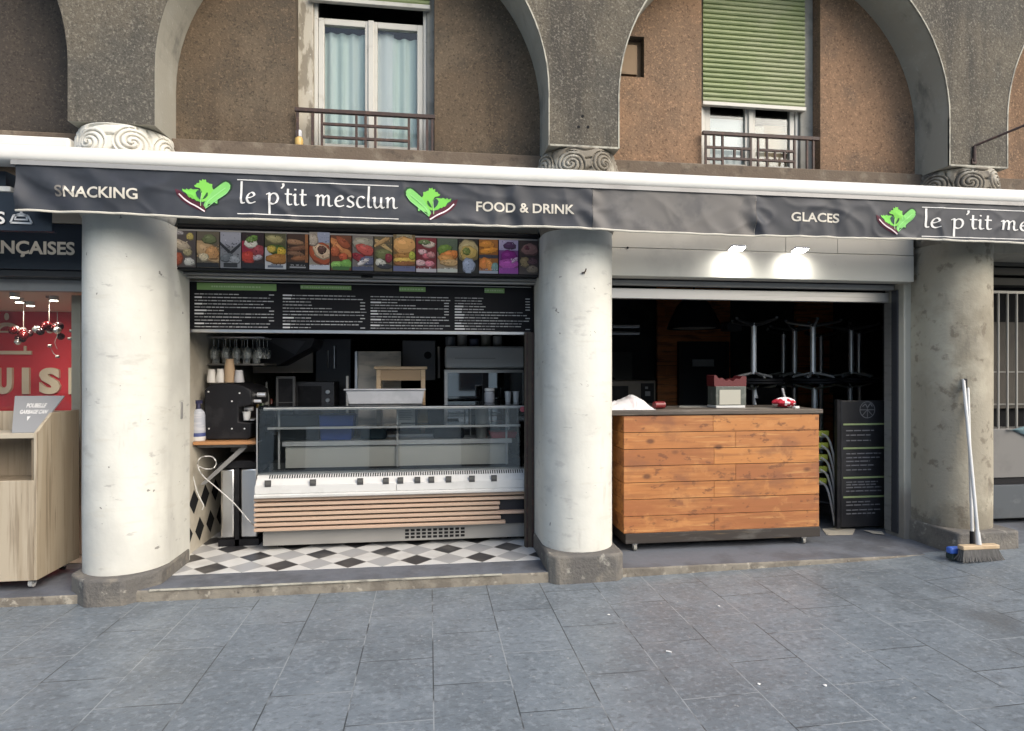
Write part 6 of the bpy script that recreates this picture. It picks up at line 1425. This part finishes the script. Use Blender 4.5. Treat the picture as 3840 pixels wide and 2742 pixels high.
caster(X1_-.07, Y0+.07, .062, ZB, bc, MT['white'], MT['steel']); caster(X1_-.07, Y1-.08, .062, ZB, bc, MT['black'], MT['steel']); caster(X0+.07, Y0+.07, .062, ZB, bc, MT['black'], MT['steel'])
# grey sign leaning in the sloping top
bl_, br_, tr_, tl_ = P(26, 957, 4.53), P(110, 957, 4.53), P(164, 879, 4.86), P(33, 879, 4.86)
br_.x = min(br_.x, X1_-.025); tr_.x = min(tr_.x, X1_-.025); bl_.z = br_.z = 1.121; tl_.z = tr_.z = PZ(100, 879, 4.86)
mb = MB(); n_ = (br_-bl_).cross(tl_-bl_).normalized()
def sp(u, v, dd=0): q = (bl_*(1-u)+br_*u)*(1-v)+(tl_*(1-u)+tr_*u)*v; return q + n_*dd
mb.poly([sp(0,0), sp(1,0), sp(1,1), sp(0,1)] + [sp(a, b, -.008) for a, b in ((0,0),(1,0),(1,1),(0,1))], [(0,1,2,3),(7,6,5,4),(0,4,5,1),(1,5,6,2),(2,6,7,3),(3,7,4,0)])
sgp = part(mb, 'sign_panel', MT['greysign'], bc)
mb = MB()
for txt, u0, u1, v0, v1 in (('POUBELLE', .30, .75, .66, .78), ('GARBAGE CAN', .17, .88, .49, .60)):
    V, F = text2d(txt, .03); V = fit(V, u0, u1, v0, v1); flat(mb, tris_of(V, F), lambda u, v: tuple(sp(u, v, .0015)))
mb.face([tuple(sp(.40,.42,.0015)), tuple(sp(.45,.30,.0015)), tuple(sp(.50,.42,.0015))])
part(mb, 'lettering', MT['letterwhite'], sgp, smooth=0)

# ------------------------------------------------------------------ kiosk at the far right
ks = thing('kiosk_front', 'grey kiosk front with upright bars and blue grey kick panel, beyond the cement column', 'kiosk', (6.0, 5.3, .14))
Yk = 5.15
mb = MB(); mb.box(4.75, 7.7, Yk, Yk+.2, PZ(2235, 1061, Yk), PZ(2235, 952, Yk)); part(mb, 'counter_panel', MT['kiosk'], ks, bevel=.006)
mb = MB(); mb.box(4.75, 7.7, Yk+.02, Yk+.2, PZ(2235, 1076, Yk), PZ(2235, 1062, Yk)-.002); part(mb, 'black_rail', MT['black'], ks)  # black rail set back below the counter panel
mb = MB(); mb.box(4.75, 7.7, Yk-.01, Yk+.2, PZ(2235, 1151, Yk), PZ(2235, 1077, Yk)); part(mb, 'kick_panel', MT['kick'], ks, bevel=.006)
mb = MB(); mb.box(4.80, 7.7, Yk+.03, Yk+.2, .1, PZ(2235, 1151, Yk)-.002); part(mb, 'kick_shadow_strip', MT['blackmatt'], ks)  # matt black strip stands in for the shadow under the kick panel
zb_, zt_ = PZ(2235, 952, Yk), PZ(2235, 648, Yk)
mb = MB(); mb.box(4.75, 7.7, Yk+.02, Yk+.045, zt_-.012, zt_+.012)
x = PX(2223, Yk)
sp_ = PX(2243.5, Yk)-x
while x < 7.6: mb.cyl((x, Yk+.03, zb_), (x, Yk+.03, zt_), .011, n=10); x += sp_
mb.cyl((PX(2223, Yk)-sp_, Yk+.03, zb_), (PX(2223, Yk)-sp_, Yk+.03, zt_), .011, n=10)
part(mb, 'bar_grille', mat('grey_bars', (.36,.35,.32), .45, .4), ks)
mb = MB(); mb.box(4.75, 7.7, Yk+.32, Yk+.36, PZ(2235, 907, Yk+.3), PZ(2235, 715, Yk+.3), 0)
for yo in (826, 898): z = PZ(2235, yo, Yk+.3); mb.box(4.75, 7.7, Yk+.31, Yk+.32, z-.008, z+.008, 1)
part(mb, 'inner_shutter', [MT['kioskback'], MT['casing']], ks)
mb = MB(); mb.box(4.75, 7.7, Yk+.37, Yk+.40, .2, 2.7, 0)
for yo in (575, 595, 618): z = PZ(2235, yo, Yk+.1); mb.box(4.75, 7.7, Yk+.2, Yk+.36, z-.05, z+.02, 1)
part(mb, 'rolled_slats', [MT['blackmatt'], mat('dim_slats', (.06,.058,.05), .6)], ks)
mb = MB(); mb.box(4.73, 7.7, 4.95, 5.6, PZ(2235, 563, 4.95), 2.95); struct(mb, 'lintel_wall', MT['pilaster'])
mb = MB()
def drape(u, v):
    x = PX(2236, Yk)+(1.2)*u; z0 = zb_-.02+.07*(1-math.exp(-u*6)); zlow = zb_-.09*min(1, u*4)-.05*u
    z = z0+(zlow-z0)*v
    return (x, Yk-.012-.02*math.sin(v*3)-.008*math.sin(u*22+v*4), z)
mb.grid(drape, 40, 10); solo(mb, 'draped_cloth', MT['teal'], 'teal cloth draped over the grey kiosk counter at the far right', 'cloth', smooth=80)

# ------------------------------------------------------------------ bits on the pavement
bits = [(1485,1449,'small white cigarette butt in the middle foreground of the pavement'), (1596,1347,'pale crumpled scrap near the counter side of the pavement'), (1685,1520,'round pale scrap on a joint in the right foreground'), (1832,1523,'small white scrap in the right foreground, right of the round one'), (2225,1209,'white scrap on the ground just right of the push broom'), (1352,1366,'flat pale flake in front of the middle column plinth')]
for i, (xo, yo, lab) in enumerate(bits):
    x, y, b = _ray(xo, yo); z = .0
    for _ in range(4): t = (z-H)/b; z = g(x*t)
    cx_, cy_ = x*t, y*t; mb = MB(); rr = random.Random(i); a = rr.uniform(0, 3)
    if i == 0: mb.cyl((cx_-.014*math.cos(a), cy_-.014*math.sin(a), z+.005), (cx_+.014*math.cos(a), cy_+.014*math.sin(a), z+.005), .0045, n=8)
    else:
        mb.lathe([(.003,z+.001),(.010,z+.002),(.009,z+.005),(.003,z+.007)], cx_, cy_, 7)
        mb.v = [(cx_+(p[0]-cx_)*rr.uniform(.6,1.3), cy_+(p[1]-cy_)*rr.uniform(.5,1.1), p[2]) for p in mb.v]
    solo(mb, 'litter_scrap', MT['paper'], lab, 'litter', 'scraps on the pavement')
